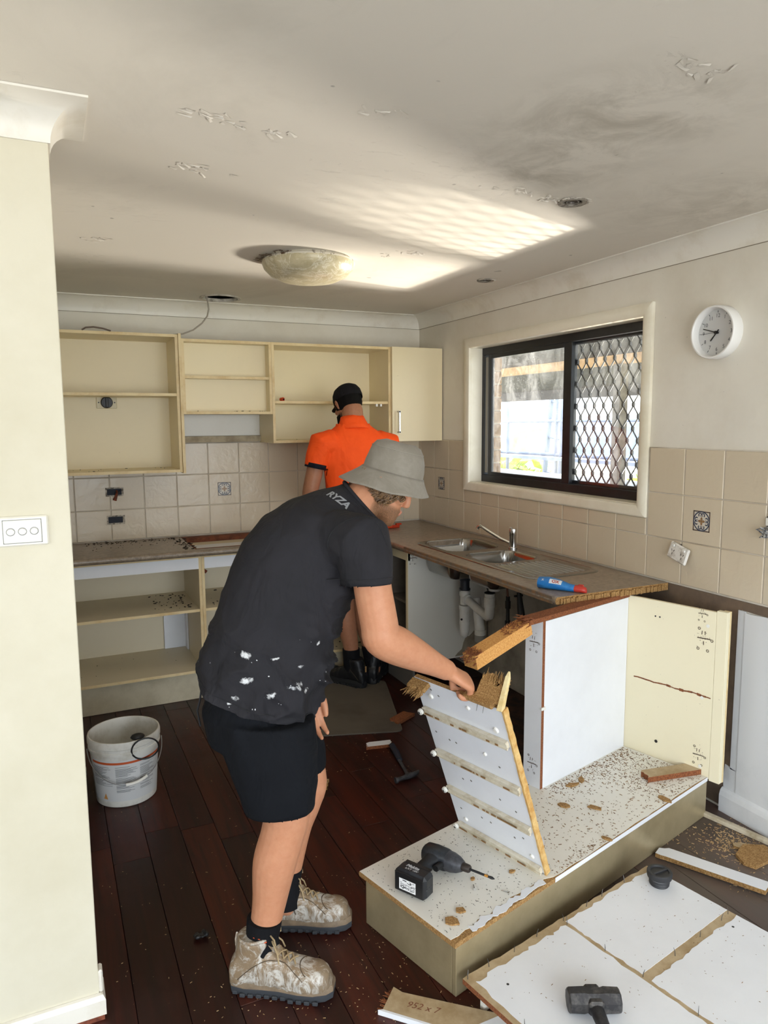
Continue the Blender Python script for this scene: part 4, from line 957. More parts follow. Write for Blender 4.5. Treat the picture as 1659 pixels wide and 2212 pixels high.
# top back rail, still fixed on the right and snapped on the left
def splinter_end(b, c, du, dv, n, seed, l=(.01, .04), mi=0, wv=.06, hz=.03):
    q = random.Random(seed)
    for _ in range(n):
        o = V(c)+V((0, q.uniform(0, wv), q.uniform(0, hz))); d = V((du*q.uniform(*l), q.uniform(-.008, .008), q.uniform(-.012, .012)))
        b.tube([o, o+d*.6, o+d], [.003*q.uniform(.5, 1.2), .002, .0004], 5, mi)
b = MB(); b.box((.765, .368, .856), (1.47, .432, .874)); splinter_end(b, (.79, .368, .858), -1, 0, 60, 3, (.02, .055), 0, .06, .02)
top_rail = b.build('top_rail', [M_chipd], cb)
bd = MB(); bd.loft([[(0, 0, -.052), (0, .062, -.052), (0, .062, 0), (0, 0, 0)], [(-.31, 0, -.052), (-.31, .062, -.052), (-.31, .062, 0), (-.31, 0, 0)]], mis=[0])
splinter_end(bd, (-.30, .0, -.03), -1, 0, 45, 4, (.01, .03), 1, .06, .03); splinter_end(bd, (-.005, .0, -.012), .6, 0, 70, 5, (.02, .06), 1, .06, .012)
q2 = random.Random(8)
for _ in range(160):
    u0 = q2.choice((q2.uniform(-.12, -.0), q2.uniform(-.31, -.27))); o_ = V((u0, q2.uniform(0, .06), .0)); bd.tube([o_, o_+V((q2.uniform(-.02, .02), q2.uniform(-.01, .01), q2.uniform(.002, .008)))], [.002, .0006], 4, 1)
hr = bd.build('broken_rail', [mat('orange particleboard', 'D69C55', .85, fn=lambda n, c: n.ramp(n.noise(n.co(), 160, 4, .7), [(.35, 'B9783A'), (.5, 'D69C55'), (.7, 'E0B070')])), M_chipd], cb, loc=(.775, .372, .868), rot=(0, -math.radians(13), 0))

# divider panel levered over by the man
th = math.radians(20.0)
dv = thing('divider_panel', 'white divider panel with drawer runners, levered over by the man in the bucket hat', 'panel', PL(.428, .2, .1775), rot=(0, -th, PA))
MB().box((0, -.182, 0), (.0155, .2, .645)).build('board', [M_wmel, M_chip], dv)
o = dv.children[0]
for p in o.data.polygons:
    if abs(p.normal.x) < .5: p.material_index = 1
M_edge = mat('splintered yellow edge', 'DDBB7C', .85, var=('C08E48', 30, .35, .65), bump=(150, .5, .003))
b = MB(); q = random.Random(61); R = []
for i in range(40):
    z = .645*i/39; w0 = -.002-q.uniform(0, .002); w1 = .018+q.uniform(0, .002); y = -.184-q.uniform(0, .002); R.append([(w0, -.178, z), (w0, y, z), (w1, y+.001, z), (w1, -.178, z)])
b.loft(R); b.build('raw_edge', M_edge, dv)
M_run = mat('cream runner', 'DDD5C2', .4, var=('B9A98A', 20, .45, .7))
for z in (.018, .185, .345, .520):
    b = MB(); b.box((-.012, -.172, z-.012), (0, .188, z+.012), ch=.002); b.box((-.016, -.172, z-.014), (-.010, .188, z-.008)); b.box((-.016, -.172, z+.008), (-.010, .188, z+.014)); r_ = b.build('drawer_runner', M_run, dv)
    w = MB(); w.lathe([(0, .008), (.004, .008), (.005, .006), (.010, .006), (.011, 0), (.010, -.004), (0, -.004)], 18, M=Matrix.Translation((-.018, .196, z-.004)) @ Matrix.Rotation(-PI/2, 4, 'Y')); w.build('wheel', M_whitep, r_, smooth=40)
    MB().cyl((-.0265, .196, z-.004), (-.0255, .196, z-.004), .0042, seg=12).build('axle_hole', M_blackp, r_)
    b = MB()
    for k in range(9): yy = q.uniform(-.15, .17); b.box((-.0168, yy, z-.010), (-.0158, yy+q.uniform(.004, .03), z-.004))
    b.build('rust_marks', mat('rust', '8A6236', .8), r_)['kind'] = 'stuff'
for (y, z, r) in ((.14, .585, .011), (-.13, .555, .011), (.0, .50, .005), (-.03, .60, .008), (.15, .055, .009), (-.14, .055, .009), (-.05, .43, .007)):
    MB().lathe([(0, .006), (r*.7, .0055), (r, .001), (r, 0)], 14, M=Matrix.Translation((0, y, z)) @ Matrix.Rotation(-PI/2, 4, 'Y')).build('cover_cap', M_whitep, dv, smooth=50)
for (y, z) in ((.11, .42), (.08, .42), (-.10, .40), (.06, .27), (.10, .26), (-.06, .25), (-.12, .23), (.02, .11), (.06, .11), (-.08, .10), (-.12, .12), (.13, .615), (.10, .60), (.17, .43), (.16, .10)):
    MB().box((-.0007, -.0035, -.0025), (0, .0035, .0025)).build('peg_hole', mat('grey hole', '6B6860', .8), dv, loc=(0, y, z), rot=(.6, 0, 0))
# torn rail stubs left on its top
def stub(name, c, size, seed, rot, side):
    b = MB(); sx, sy, sz = size; q = random.Random(seed); N = 9
    e = [(sx*(.72+q.uniform(-.2, .3)), -sy/2+sy*i/N) for i in range(N+1)]
    b.prism([(0, -sy/2)]+e+[(0, sy/2)], 0, sz, 0, 0)
    for i in range(70):
        y = q.uniform(-sy/2, sy/2); x0 = sx*q.uniform(.5, .8); b.tube([(x0, y, sz*q.random()), (x0+q.uniform(.01, .035), y+q.uniform(-.006, .006), sz*q.random()+q.uniform(-.005, .008))], [.0028, .0005], 4)
    return b.build(name, M_chip, dv, loc=c, rot=rot)
stub('rail_stub', (.0, .165, .628), (.05, .075, .016), 3, (0, .2, PI), 0)
stub('rail_stub', (.012, -.12, .645), (.085, .10, .014), 4, (0, math.radians(-38), math.radians(0)), 0)
b = MB(); b.loft([[(0, -.014, 0), (0, .002, 0), (0, .002, .018), (0, -.014, .018)], [(.10, -.012, .004), (.10, .0, .004), (.10, .0, .016), (.10, -.012, .016)], [(.118, -.008, .008), (.118, -.004, .008), (.118, -.004, .012), (.118, -.008, .012)]])
b.build('splinter', mat('fresh pale timber', 'EAD9A8', .8, var=('D8BC80', 30, .4, .6)), dv, loc=(.0, -.168, .636), rot=(0, math.radians(-42), .15))
MB().box((-.05, -.018, 0), (.07, .018, .014), ch=.002).build('grip_rail', M_chip, dv, loc=(.004, -.10, .645), rot=(0, 0, PI/2))
for y in (-.085, -.11): MB().tube([(-.002, y, .645), (-.02, y-.004, .625)], [.0012, .0008], 5).build('nail', mat('steel nail', '6E6C6A', .4, metal=.8), dv)

# offcuts and chips inside the cabinet
def offcut(label, loc, size, rot, seed, mats=None, name='offcut', cat='offcut', jagged=.18):
    q = random.Random(seed); sx, sy, sz = size; n = 6
    left = [(-sx/2+q.uniform(0, jagged)*sx*.6, sy/2-sy*i/n) for i in range(1, n)]; right = [(sx/2-q.uniform(0, jagged)*sx*.6, -sy/2+sy*i/n) for i in range(1, n)]
    b = MB(); b.prism([(-sx/2, -sy/2), (sx/2, -sy/2)]+right+[(sx/2-q.uniform(0, jagged)*sx, sy/2), (-sx/2+q.uniform(0, jagged)*sx, sy/2)]+left, 0, sz, 0, 1)
    return b.build(name, mats or [M_chip, M_chipd], loc=loc, rot=rot, label=label, cat=cat)
M_board = mat('tan board face', 'B9A483', .8, var=('A08864', 14, .4, .65))
offcut('long tan particleboard offcut lying in the cream corner of the gutted cabinet', (-.245, -2.655, .1765), (.255, .062, .022), (0, 0, math.radians(-10)), 3, [M_board, M_chipd], jagged=.1)
CH = [((-1.03, -2.83), .03, 'small splintered chip with a white face near the fallen divider', 1), ((-.79, -2.66), .022, 'dark chip near the brown edge of the back panel', 0), ((-.70, -2.72), .02, 'flat tan chip in the middle of the cabinet floor', 0), ((-.415, -2.79), .026, 'oval tan chip near the front edge of the cabinet floor', 0), ((-.66, -2.55), .02, 'brown chip close to the white back panel', 0), ((-.60, -2.53), .018, 'small brown chip beside the white back panel', 0), ((-.80, -2.90), .016, 'tan flake at the front edge of the cabinet floor', 0)]
for i, ((x, y), r, lab, wf) in enumerate(CH):
    q = random.Random(70+i); n = 7; b = MB(); e = [(r*math.cos(2*PI*k/n)*q.uniform(.6, 1.3)*1.4, r*math.sin(2*PI*k/n)*q.uniform(.5, 1.1)*.7) for k in range(n)]
    b.prism(e, 0, .012 if wf else .006, 1 if wf else 0, 0); b.build('wood_chip', [M_chip, M_wmel], loc=(x, y, .1765), rot=(0, 0, q.uniform(0, PI)), label=lab, cat='wood chip', group='chips on the cabinet floor')
def shavings(name, label, pts, seed, m, r=(.0008, .0028), parent=None):
    q = random.Random(seed); b = MB()
    for (x, y, z, s, n) in pts:
        for _ in range(n):
            c = (x+q.gauss(0, s), y+q.gauss(0, s), z); w = q.uniform(*r); l = w*q.uniform(1, 5); b.box((-l, -w, 0), (l, w, w), M=Matrix.Translation(c) @ Matrix.Rotation(q.uniform(0, PI), 4, 'Z'))
    o = b.build(name, m, parent); tag(o, label, 'sawdust' if label else None, kind='stuff'); return o
M_saw = mat('sawdust', '9A7448', .9, var=('5E4026', 90, .4, .6)); M_sawl = mat('pale shavings', 'D2B58A', .9, var=('A8875C', 90, .4, .6))
def clipped(name, label, n, lo, hi, z, seed, m, r, dens=None, L=PL):
    q = random.Random(seed); b = MB(); k = 0
    while k < n:
        u, v = q.uniform(lo[0], hi[0]), q.uniform(lo[1], hi[1])
        if dens and q.random() > dens(u, v): continue
        k += 1; c = L(u, v, z); w = q.uniform(*r); l = w*q.uniform(1, 5); b.box((-l, -w, 0), (l, w, w*.8), M=Matrix.Translation(c) @ Matrix.Rotation(q.uniform(0, PI), 4, 'Z') )
    o = b.build(name, m, label=label, cat='sawdust', kind='stuff'); return o
clipped('sawdust', 'sawdust and small flakes scattered over the cabinet floor', 2400, (.45, .0), (1.43, .365), .1764, 81, M_saw, (.0003, .0012), lambda u, v: .12+.75*math.exp(-((v-.36)/.06)**2)*(u > .87)+.5*math.exp(-(v/.03)**2)*(u < .8)+.35*(u > 1.1))
clipped('sawdust', 'fine dark dust on the left end of the plinth board', 420, (0, .0), (.40, .41), .1764, 82, M_crumb, (.0003, .0007))
for i, (u, v, r, lab) in enumerate(((.235, .155, .010, 'tiny brown chip right below the driver bit'), (.10, .075, .016, 'brown chip near the front-left edge of the plinth board'), (.045, .06, .02, 'triangular tan chip on the front-left corner of the plinth board'), (.355, .10, .012, 'small tan flake beside the fallen divider'))):
    q = random.Random(90+i); e = [(r*math.cos(2*PI*k/6)*q.uniform(.5, 1.4), r*math.sin(2*PI*k/6)*q.uniform(.5, 1.2)) for k in range(6)]
    MB().prism(e, 0, .005, 0, 0).build('wood_chip', M_chip, loc=PL(u, v, .1765), label=lab, cat='wood chip', group='chips on the plinth board')
for i, (u, v, lab) in enumerate(((.20, .115, 'loose silver screw below the driver on the plinth board'), (.265, .035, 'loose silver screw near the torn front edge of the plinth board'))):
    b = MB(); b.tube([(0, 0, .004), (.022, 0, .003), (.026, 0, .003)], [.0022, .0018, .0003], 8); b.lathe([(0, -.002), (.005, -.002), (.003, .002), (.002, .004)], 12, M=Matrix.Translation((0, 0, .0045)) @ Matrix.Rotation(PI/2, 4, 'Y')); b.build('screw', M_chrome, smooth=40, loc=PL(u, v, .1765), rot=(0, 0, 1.2+i*.9), label=lab, cat='screw')

# ------------------------------------------------------------------ cordless impact driver, lying on its side
bx = V((.49, -.87, 0)).normalized(); by = V((-bx.y, bx.x, 0))
dr = bpy.data.objects.new('impact_driver', None); COL.objects.link(dr); dr.empty_display_size = .05
Mx = Matrix((bx, by, V((0, 0, 1)))).transposed().to_4x4(); Mx.translation = V((-1.398, -2.792, .1765)); dr.matrix_world = Mx
tag(dr, 'black cordless impact driver with battery lying on the plinth board', 'impact driver')
M_rub = mat('black rubber grip', '16181C', .6, var=('26282E', 30, .45, .7)); M_bodyp = mat('dark tool plastic', '1C1E22', .4, var=('30343A', 20, .5, .7)); M_gmetal = mat('worn grey alloy', '54555A', .45, metal=.5, var=('3A3B40', 40, .4, .65))
# head: along +x; handle: along -y; z up is the tool's flank
def rr_ring(x, cy, cz, hy, hz, e=.45, n=20, axis='x'):
    P = []
    for k in range(n):
        a = 2*PI*k/n; c, s = math.cos(a), math.sin(a); py = cy+hy*math.copysign(abs(c)**e, c); pz = cz+hz*math.copysign(abs(s)**e, s)
        P.append((x, py, pz) if axis == 'x' else (py, x, pz))
    return P
b = MB(); b.loft([rr_ring(x, 0, .036, hy, hz, .8) for x, hy, hz in ((-.062, .012, .012), (-.060, .024, .024), (-.052, .030, .031), (-.02, .033, .034), (.02, .032, .033), (.028, .030, .031))]); b.build('motor_housing', M_bodyp, dr, smooth=50)
b = MB(); b.loft([rr_ring(x, 0, .036, r, r, 1) for x, r in ((.028, .0315), (.045, .031), (.065, .026), (.078, .019), (.082, .017))]); b.build('hammer_case', M_gmetal, dr, smooth=50)
b = MB(); b.loft([rr_ring(x, 0, .036, r, r, 1) for x, r in ((.080, .0125), (.084, .0135), (.104, .0125), (.108, .010))]); b.build('bit_sleeve', mat('brown black sleeve', '2A211C', .5), dr, smooth=40)
b = MB(); b.cyl((.105, 0, .036), (.178, 0, .036), .0038, seg=8); b.build('bit', M_blackp, dr, smooth=40)
b = MB(); b.cyl((.160, 0, .036), (.172, 0, .036), .0042, seg=8); b.build('bit_band', mat('brass band', 'C58A3A', .3, metal=.6), dr); b = MB(); b.tube([(.178, 0, .036), (.186, 0, .036), (.194, 0, .036)], [.0045, .0045, .001], 8); b.build('bit_tip', M_blackp, dr, smooth=30)
b = MB(); b.loft([rr_ring(y, cx, .036, hx, hz, .8, axis='y')[::-1] for y, cx, hx, hz in ((-.010, -.012, .034, .026), (-.035, -.016, .025, .020), (-.06, -.019, .021, .018), (-.09, -.020, .020, .018), (-.112, -.016, .026, .022), (-.122, -.010, .038, .030))]); b.build('grip', M_rub, dr, smooth=50)
b = MB(); b.loft([rr_ring(y, .018+.004*math.sin((y+.05)*40), .036, .010, .010, .8, 12, 'y')[::-1] for y in (-.030, -.04, -.052, -.060)]); b.build('trigger', M_blackp, dr, smooth=40)
bt = MB().box((-.062, -.176, .0005), (.052, -.122, .0745), ch=.010).build('battery', M_bodyp, dr); b = MB(); b.box((-.058, -.180, .006), (.048, -.174, .070), ch=.003); b.build('battery_base', M_blackp, bt)
b = MB(); b.box((-.050, -.136, .0735), (.044, -.120, .0765), ch=.002); b.build('battery_ridge', M_blackp, bt)
MB().add([(-.040, -.1803, .016), (.020, -.1803, .016), (.020, -.1803, .052), (-.040, -.1803, .052)], [(0, 1, 2, 3)]).build('label', mat('white battery label', 'E8E8E8', .5), bt)
q = random.Random(5); b = MB()
for i in range(26):
    x = q.uniform(-.036, .012); z = q.uniform(.018, .048); b.box((x, -.1806, z), (x+q.uniform(.003, .012), -.1804, z+q.uniform(.0008, .0025)))
for k in range(3):
    x0 = -.034+k*.018
    for lo, hi in (((x0, .022), (x0+.013, .0232)), ((x0, .0345), (x0+.013, .0357)), ((x0, .022), (x0+.0012, .0357)), ((x0+.012, .022), (x0+.0132, .0357))): b.box((lo[0], -.1807, lo[1]), (hi[0], -.1805, hi[1]))
b.build('label_print', mat('label ink', '17181A', .6), bt)
M_wprint = mat('pale print', 'C9CCD0', .5)
text_obj('Makita', .017, M_wprint, bt, (-.012, -.146, .0768), (1, 0, 0), (0, 1, 0), font_shear=.25, bold=.0006); text_obj('LXT 18V', .012, M_wprint, bt, (-.008, -.160, .0768), (1, 0, 0), (0, 1, 0), font_shear=.2, bold=.0003)
for k in range(4): MB().cyl((.0525, -.168+k*.011, .036), (.0532, -.168+k*.011, .036), .0022, seg=10).build('gauge_light', mat('dull lamp', '4A4C50', .4), bt)

# ------------------------------------------------------------------ big loose panel in the foreground
e1 = math.radians(11.2); LPo = V((-1.518, -3.128, 0)); LW, LD, LZ = .862, .78, .080
lp = thing('melamine_sheet', 'large white panel with bare brown shelf lines lying in the foreground', 'panel', LPo, e1-0.0)
q = random.Random(101)
edge = [(0, 0)]+jag((0, -LD), (LW, -LD), 1, 0)[0:1]
MB().prism([(0, -LD), (LW, -LD), (LW, 0)]+[(LW-(i+1)*LW/30, q.uniform(-.004, .003)) for i in range(29)]+[(0, 0)], LZ-.0165, LZ-.001, 0, 1).build('core_board', [M_board, M_chipd], lp)
def skin(u0, u1, v0, v1, amp, seed):
    q = random.Random(seed); n = 22; P = []
    def side(a, b, am):
        for i in range(n):
            t = i/n; P.append((a[0]+(b[0]-a[0])*t+(q.uniform(-am, am) if 0 < i else 0), a[1]+(b[1]-a[1])*t+(q.uniform(-am, am) if 0 < i else 0)))
    side((u0, v0), (u1, v0), .0004); side((u1, v0), (u1, v1), amp[0]); side((u1, v1), (u0, v1), amp[1]); side((u0, v1), (u0, v0), amp[2])
    MB().prism(P, LZ-.001, LZ).build('white_skin', M_wmel, lp)
skin(.022, .398, -LD, -.030, (.004, .007, .006), 1); skin(.412, LW-.001, -.288, -.018, (.0006, .006, .003), 2); skin(.412, LW-.001, -LD, -.318, (.0006, .005, .003), 3)
for y0 in (-.04, -.30, -.62): MB().box((.03, y0-.016, .001), (LW-.03, y0, LZ-.017)).build('batten', M_wdirty, lp)
MB().box((.05, -.76, .001), (.066, -.05, LZ-.017)).build('batten', M_wdirty, lp)
NL = [(.01, -.01), (.09, -.012), (.19, -.014), (.29, -.010), (.405, -.03), (.41, -.012), (.52, -.012), (.60, -.010), (.72, -.01), (.405, -.17), (.405, -.295), (.404, -.46), (.55, -.303), (.68, -.303), (.80, -.303), (.012, -.22), (.845, -.30)]
nme = MB().tube([(0, 0, 0), (.001, .001, .014), (.004, .003, .026)], [.0011, .0011, .0006], 6).mesh('nail', [mat('steel nail', '6E6C6A', .4, metal=.8)])
for i, (u, v) in enumerate(NL): link('nail', nme, lp, loc=(u, v, LZ-.002), rot=(0, 0, i*1.7))
for (u, v) in ((.085, -.09), (.80, -.34)): MB().lathe([(0, .0003), (.004, .0003)], 12).build('screw_hole', M_blackp, lp, loc=(u, v, LZ))
LP = lambda u, v, z: (LPo.x+u*math.cos(e1)-v*math.sin(e1), LPo.y+u*math.sin(e1)+v*math.cos(e1), z)
clipped('sawdust', 'fine brown dust sprinkled on the large white panel', 240, (.02, -.75), (.85, -.02), LZ+.0003, 103, M_saw, (.0003, .0007), L=LP)
MB().prism([(0, 0), (.20, -.05), (.24, -.22), (.05, -.2)], .001, .017, 0, 1).build('offcut', [M_wmel, M_chip], loc=(-1.60, -3.22, 0), rot=(0, 0, .25), label='white offcut sticking out under the corner of the large panel', cat='offcut')
# sledgehammer
sg_ = thing('sledgehammer', 'worn black sledgehammer lying on the large white panel', 'hammer', (-1.268, -3.372, LZ+.0005), math.radians(-26))
b = MB(); oct_ = lambda x, r: [(x, r*math.cos(PI/8+k*PI/4), .031+r*math.sin(PI/8+k*PI/4)) for k in range(8)]
b.loft([oct_(x, r) for x, r in ((-.068, .026), (-.064, .031), (-.026, .0325), (-.018, .030), (.018, .030), (.026, .0325), (.064, .031), (.068, .026))]); b.build('head', mat('scuffed iron', '3C3B3D', .5, metal=.6, var=('6A6764', 26, .45, .7), bump=(60, .3, .002)), sg_, smooth=25)
b = MB(); b.box((-.020, -.036, .012), (.020, .036, .052), ch=.006); b.build('eye_collar', MATS['scuffed iron'], sg_)
b = MB(); b.tube([(0, -.03, .031), (.003, -.08, .030), (.01, -.2, .026), (.015, -.33, .022), (.016, -.36, .021)], [.019, .0165, .016, .018, .012], 16, squash=.85); b.build('handle', mat('black fibreglass handle', '1D1D20', .5, var=('3A3A3E', 30, .45, .7)), sg_, smooth=50)
# black ribbed drain plug
pg = thing('drain_plug', 'black ribbed plastic plug on the far corner of the large white panel', 'plug', LP(.805, -.085, LZ+.0005))
b = MB(); b.lathe([(0, 0), (.030, 0), (.032, .003), (.030, .007), (.033, .010), (.031, .015), (.034, .018), (.033, .024)], 36); b.build('ribbed_body', mat('charcoal plastic', '2B2B2E', .55), pg, smooth=30)
b = MB(); b.lathe([(.033, .024), (.039, .027), (.0405, .034), (.0405, .044), (.038, .047), (.030, .047), (.028, .042), (0, .042)], 36); b.box((-.030, -.005, .040), (.030, .005, .0475), ch=.002); b.build('cap', MATS['charcoal plastic'], pg, smooth=30)
MB().lathe([(.0333, .0235), (.0345, .0235), (.0345, .0248), (.0333, .0248)], 36).build('seal_ring', mat('pale ring', 'A5A6A8', .5), pg)
# rubble right of the plinth
b = MB(); q = random.Random(111)
b.prism(jag((-.03, -.03), (.02, -.03), 3, .004, q)+[(.34, -.03), (.345, .03)]+[(.0, .032), (-.012, .02), (-.03, .012)], 0, .016, 0, 1)
b.build('board_strip', [M_wmel, M_chip], loc=(-.475, -2.862, .004), rot=(0, math.radians(-1.0), math.radians(-64)), label='long white-faced board strip on the floor right of the plinth', cat='board')
b = MB(); b.prism([(0, 0), (.145, -.02), (.16, .05), (.10, .10), (.02, .085), (-.01, .04)], 0, .012, 0, 1); b.build('offcut', [M_chip, M_chip], loc=(-.245, -3.06, .001), rot=(0, 0, .2), label='fan-shaped chunk of raw particleboard by the right wall', cat='offcut')
b = MB(); b.prism([(0, 0), (.03, -.015), (.07, .0), (.075, .025), (.03, .03), (.0, .02)], 0, .008, 0, 1); b.build('offcut', [M_board, M_chip], loc=(-.20, -2.93, .001), rot=(0, 0, -.7), label='small pale flake of board beside the particleboard chunk', cat='offcut')
b = MB(); b.box((0, -.012, 0), (.34, .012, .016), ch=.001); b.build('batten', [mat('pale batten', 'CFC4AE', .7, var=('A8997C', 20, .4, .65))], loc=(-.115, -2.715, .001), rot=(0, 0, math.radians(-78)), label='thin pale batten lying along the right-hand skirting', cat='batten')
fan = lambda x, y, z: (x, y, z)
clipped('sawdust', 'pale wood shavings spilled on the floor by the right wall', 700, (-.42, -3.15), (-.03, -2.76), .0003, 113, M_sawl, (.0005, .0016), lambda u, v: .06+.9*math.exp(-((u+.18)**2+(v+2.9)**2)/.006), L=fan)
clipped('sawdust', 'pale dust and splinters sprinkled over the red timber floor', 1100, (-2.4, -3.6), (-1.0, -.8), .0003, 114, M_sawl, (.0003, .0009), lambda u, v: .08+.85*math.exp(-((u+1.75)**2+(v+3.0)**2)/.25)+.25*math.exp(-((u+1.1)**2+(v+1.5)**2)/.12), L=fan)
b = MB(); b.tube([(0, 0, .003), (.03, 0, .003), (.034, 0, .003)], [.0022, .0018, .0003], 8); b.lathe([(0, -.002), (.0055, -.002), (.003, .002)], 12, M=Matrix.Translation((0, 0, .0055)) @ Matrix.Rotation(PI/2, 4, 'Y')); b.build('screw', mat('dull screw', '8A8784', .35, metal=.8), smooth=40, loc=(-1.62, -3.125, .0005), rot=(0, 0, 2.8), label='grey screw on the red floor near the written board', cat='screw')
b = MB(); b.tube([(0, 0, .002), (.035, 0, .002)], [.0014, .0004], 6); b.lathe([(0, -.001), (.004, -.001), (.0015, .001)], 10, M=Matrix.Translation((0, 0, .004)) @ Matrix.Rotation(PI/2, 4, 'Y')); b.build('nail', mat('steel nail', '6E6C6A', .4, metal=.8), smooth=40, loc=(-.58, -2.82, .0005), rot=(0, 0, -2.4), label='loose nail at the foot of the plinth beside the white strip', cat='nail')
# board with handwriting, bottom edge of the picture
wb = thing('written_board', 'tan broken board with handwritten numbers on the red floor', 'board', (-1.693, -3.025, 0.001), math.radians(-46))
q = random.Random(117)
MB().prism([(0, -.055), (.34, -.055), (.34, .045), (.03, .02), (.0, .03)], 0, .015, 0, 1).build('board', [M_board, M_chipd], wb)
b = MB()
for i in range(40): y = q.uniform(-.05, .028); b.tube([(.006, y, q.uniform(.001, .013)), (-q.uniform(.004, .022), y+q.uniform(-.004, .004), q.uniform(0, .014))], [.0028, .0006], 4)
b.build('splintered_end', M_chipd, wb)
MB().prism([(-.012, -.062), (.34, -.062), (.34, -.0552), (.0, -.0552)], .0, .015).build('white_edge', M_wmel, wb)
text_obj('952 x 7', .03, mat('pencil', '7A4A34', .8), wb, (.10, -.012, .0154), (1, .08, 0), (-.08, 1, 0), font_shear=.3)
# small things on the timber floor
cm = thing('claw_hammer', 'dark claw hammer with a blue-black grip on the timber floor', 'hammer', (-1.07, -1.915, .0005), math.radians(0))
b = MB(); b.tube([(.07, .32, .016), (.055, .24, .015), (.035, .16, .014)], [.014, .016, .013], 12, squash=.8); b.build('grip', mat('blue black grip', '1A2030', .6), cm, smooth=50)
b = MB(); b.tube([(.035, .17, .014), (.015, .07, .014), (.0, .0, .014)], [.009, .008, .010], 10, squash=.7); b.build('shaft', M_gmetal, cm, smooth=50)
b = MB(); b.tube([(-.072, -.012, .015), (-.062, -.012, .015), (-.060, -.010, .015), (-.03, -.006, .015), (.0, 0, .015), (.03, .003, .015), (.052, .012, .015), (.068, .03, .014)], [.014, .014, .010, .010, .014, .012, .009, .003], 14); b.build('head', M_gmetal, cm, smooth=40)
fm = MB(); w_, d_ = .66, .76; rad = .035
pts = []
for cx, cy, a0 in ((w_-rad, rad, -PI/2), (w_-rad, d_-rad, 0), (rad, d_-rad, PI/2), (rad, rad, PI)):
    for k in range(6): a = a0+k*PI/10; pts.append((cx+rad*math.cos(a), cy+rad*math.sin(a)))
fm.prism(pts, 0, .008)
def mat_fn(n, c): 
    n.bump(n.noise(n.co(), 400, 2, .5), .4, .002); k = n.ramp(n.noise(n.co(), 2.6, 4, .6), [(.45, (0, 0, 0)), (.62, (1, 1, 1))]); return n.mix(n.math('MULTIPLY', k, .45), c, '3A322C')
fm.build('floor_mat', mat('grey brown mat', '5E564C', .9, fn=mat_fn), loc=(-.865-.951*w_, -1.452+.309*w_, .0005), rot=(0, 0, math.atan2(-.309, .951)), bevel=.002, label='grey-brown rubber floor mat under the man in orange', cat='mat')
offcut('short pale offcut on the red floor behind the near boots', (-1.47, -1.79, .0008), (.11, .07, .016), (0, 0, -.5), 9, [M_board, M_chip])
offcut('white chipped offcut on the floor left of the levered divider', (-1.05, -1.55, .0008), (.14, .05, .016), (0, 0, -.2), 10, [M_wmel, M_chipd])
offcut('dark brown broken board piece beside the floor mat', (-.80, -1.30, .0008), (.16, .07, .016), (0, 0, .5), 12, [M_chipd, M_chipd])
q = random.Random(121); b = MB()
for i in range(12): b.ball((q.uniform(-.018, .018), q.uniform(-.014, .014), .008+q.uniform(0, .006)), (q.uniform(.004, .012), q.uniform(.004, .012), q.uniform(.004, .008)), 8, 5)
link('scrap', solid(b, .002, 2), None, label='small crumpled black scrap on the floor left of the near boot', cat='scrap', loc=(-2.125, -2.546, 0)); bpy.data.objects['scrap'].data.materials.append(M_blackp)

# ------------------------------------------------------------------ bucket
bk = thing('bucket', 'white plastic paint bucket with a printed label and wire handle', 'bucket', (-2.243, -1.488, 0.0005)); BH = .295
b = MB(); b.lathe([(0, .0), (.120, 0), (.125, .004), (.142, .235), (.149, .238), (.149, .248), (.146, .250), (.147, .262), (.151, .265), (.151, .285), (.148, BH), (.143, BH), (.140, .285), (.138, .24), (.120, .008), (0, .006)], 60); b.build('pail', mat('white pail plastic', 'DCDAD3', .4, var=('C2BDB0', 14, .45, .7)), bk, smooth=35)
def wrap(z0, z1, a0, a1, m, name, parent, off=.0008, n=24):
    rb_ = lambda z: .125+(.142-.125)*(z-.004)/.231+off
    b = MB(); b.loft([[(rb_(z)*math.cos(a0+(a1-a0)*k/n), rb_(z)*math.sin(a0+(a1-a0)*k/n), z) for k in range(n+1)] for z in (z0, z1)], closed=False); return b.build(name, m, parent, smooth=60)
lb = wrap(.03, .215, math.radians(-165), math.radians(-20), mat('grey white label', 'D3D4D4', .5), 'label', bk)
wrap(.198, .208, math.radians(-160), math.radians(-22), mat('orange band', 'C4572A', .5), 'label_band', lb, .0014)
M_pt = mat('small grey print', '6A6C70', .6); q = random.Random(131)
bp = MB()
for col, (a0, a1) in enumerate(((-158, -118), (-112, -74), (-70, -34))):
    z = .185
    while z > (.10 if col == 0 else .07):
        if q.random() < .85:
            n = 8; aa = math.radians(a0); ab = math.radians(a0+(a1-a0)*q.uniform(.45, 1)); r = lambda z: .125+(.142-.125)*(z-.004)/.231+.0016
            bp.loft([[(r(zz_)*math.cos(aa+(ab-aa)*k/n), r(zz_)*math.sin(aa+(ab-aa)*k/n), zz_) for k in range(n+1)] for zz_ in (z, z+.0016)], closed=False)
        z -= .0042
bp.build('label_print', M_pt, lb)
a = math.radians(-140); r = .1285
bp = MB(); bp.add([(.0, 0, .04), (.022, 0, .04), (.011, 0, .066)], [(0, 1, 2)]); bp.build('label_triangle', mat('orange triangle', 'D89A52', .6), lb, loc=(r*math.cos(a), r*math.sin(a)-.002, 0), rot=(0, 0, a+PI/2))
text_obj('MIX & APPLY', .0075, mat('label ink', '17181A', .6), lb, (.1415*math.cos(math.radians(-62)), .1415*math.sin(math.radians(-62)), .203), (-math.sin(math.radians(-62)), math.cos(math.radians(-62)), 0), (0, 0, 1), bold=.0002)
b = MB(); P = []
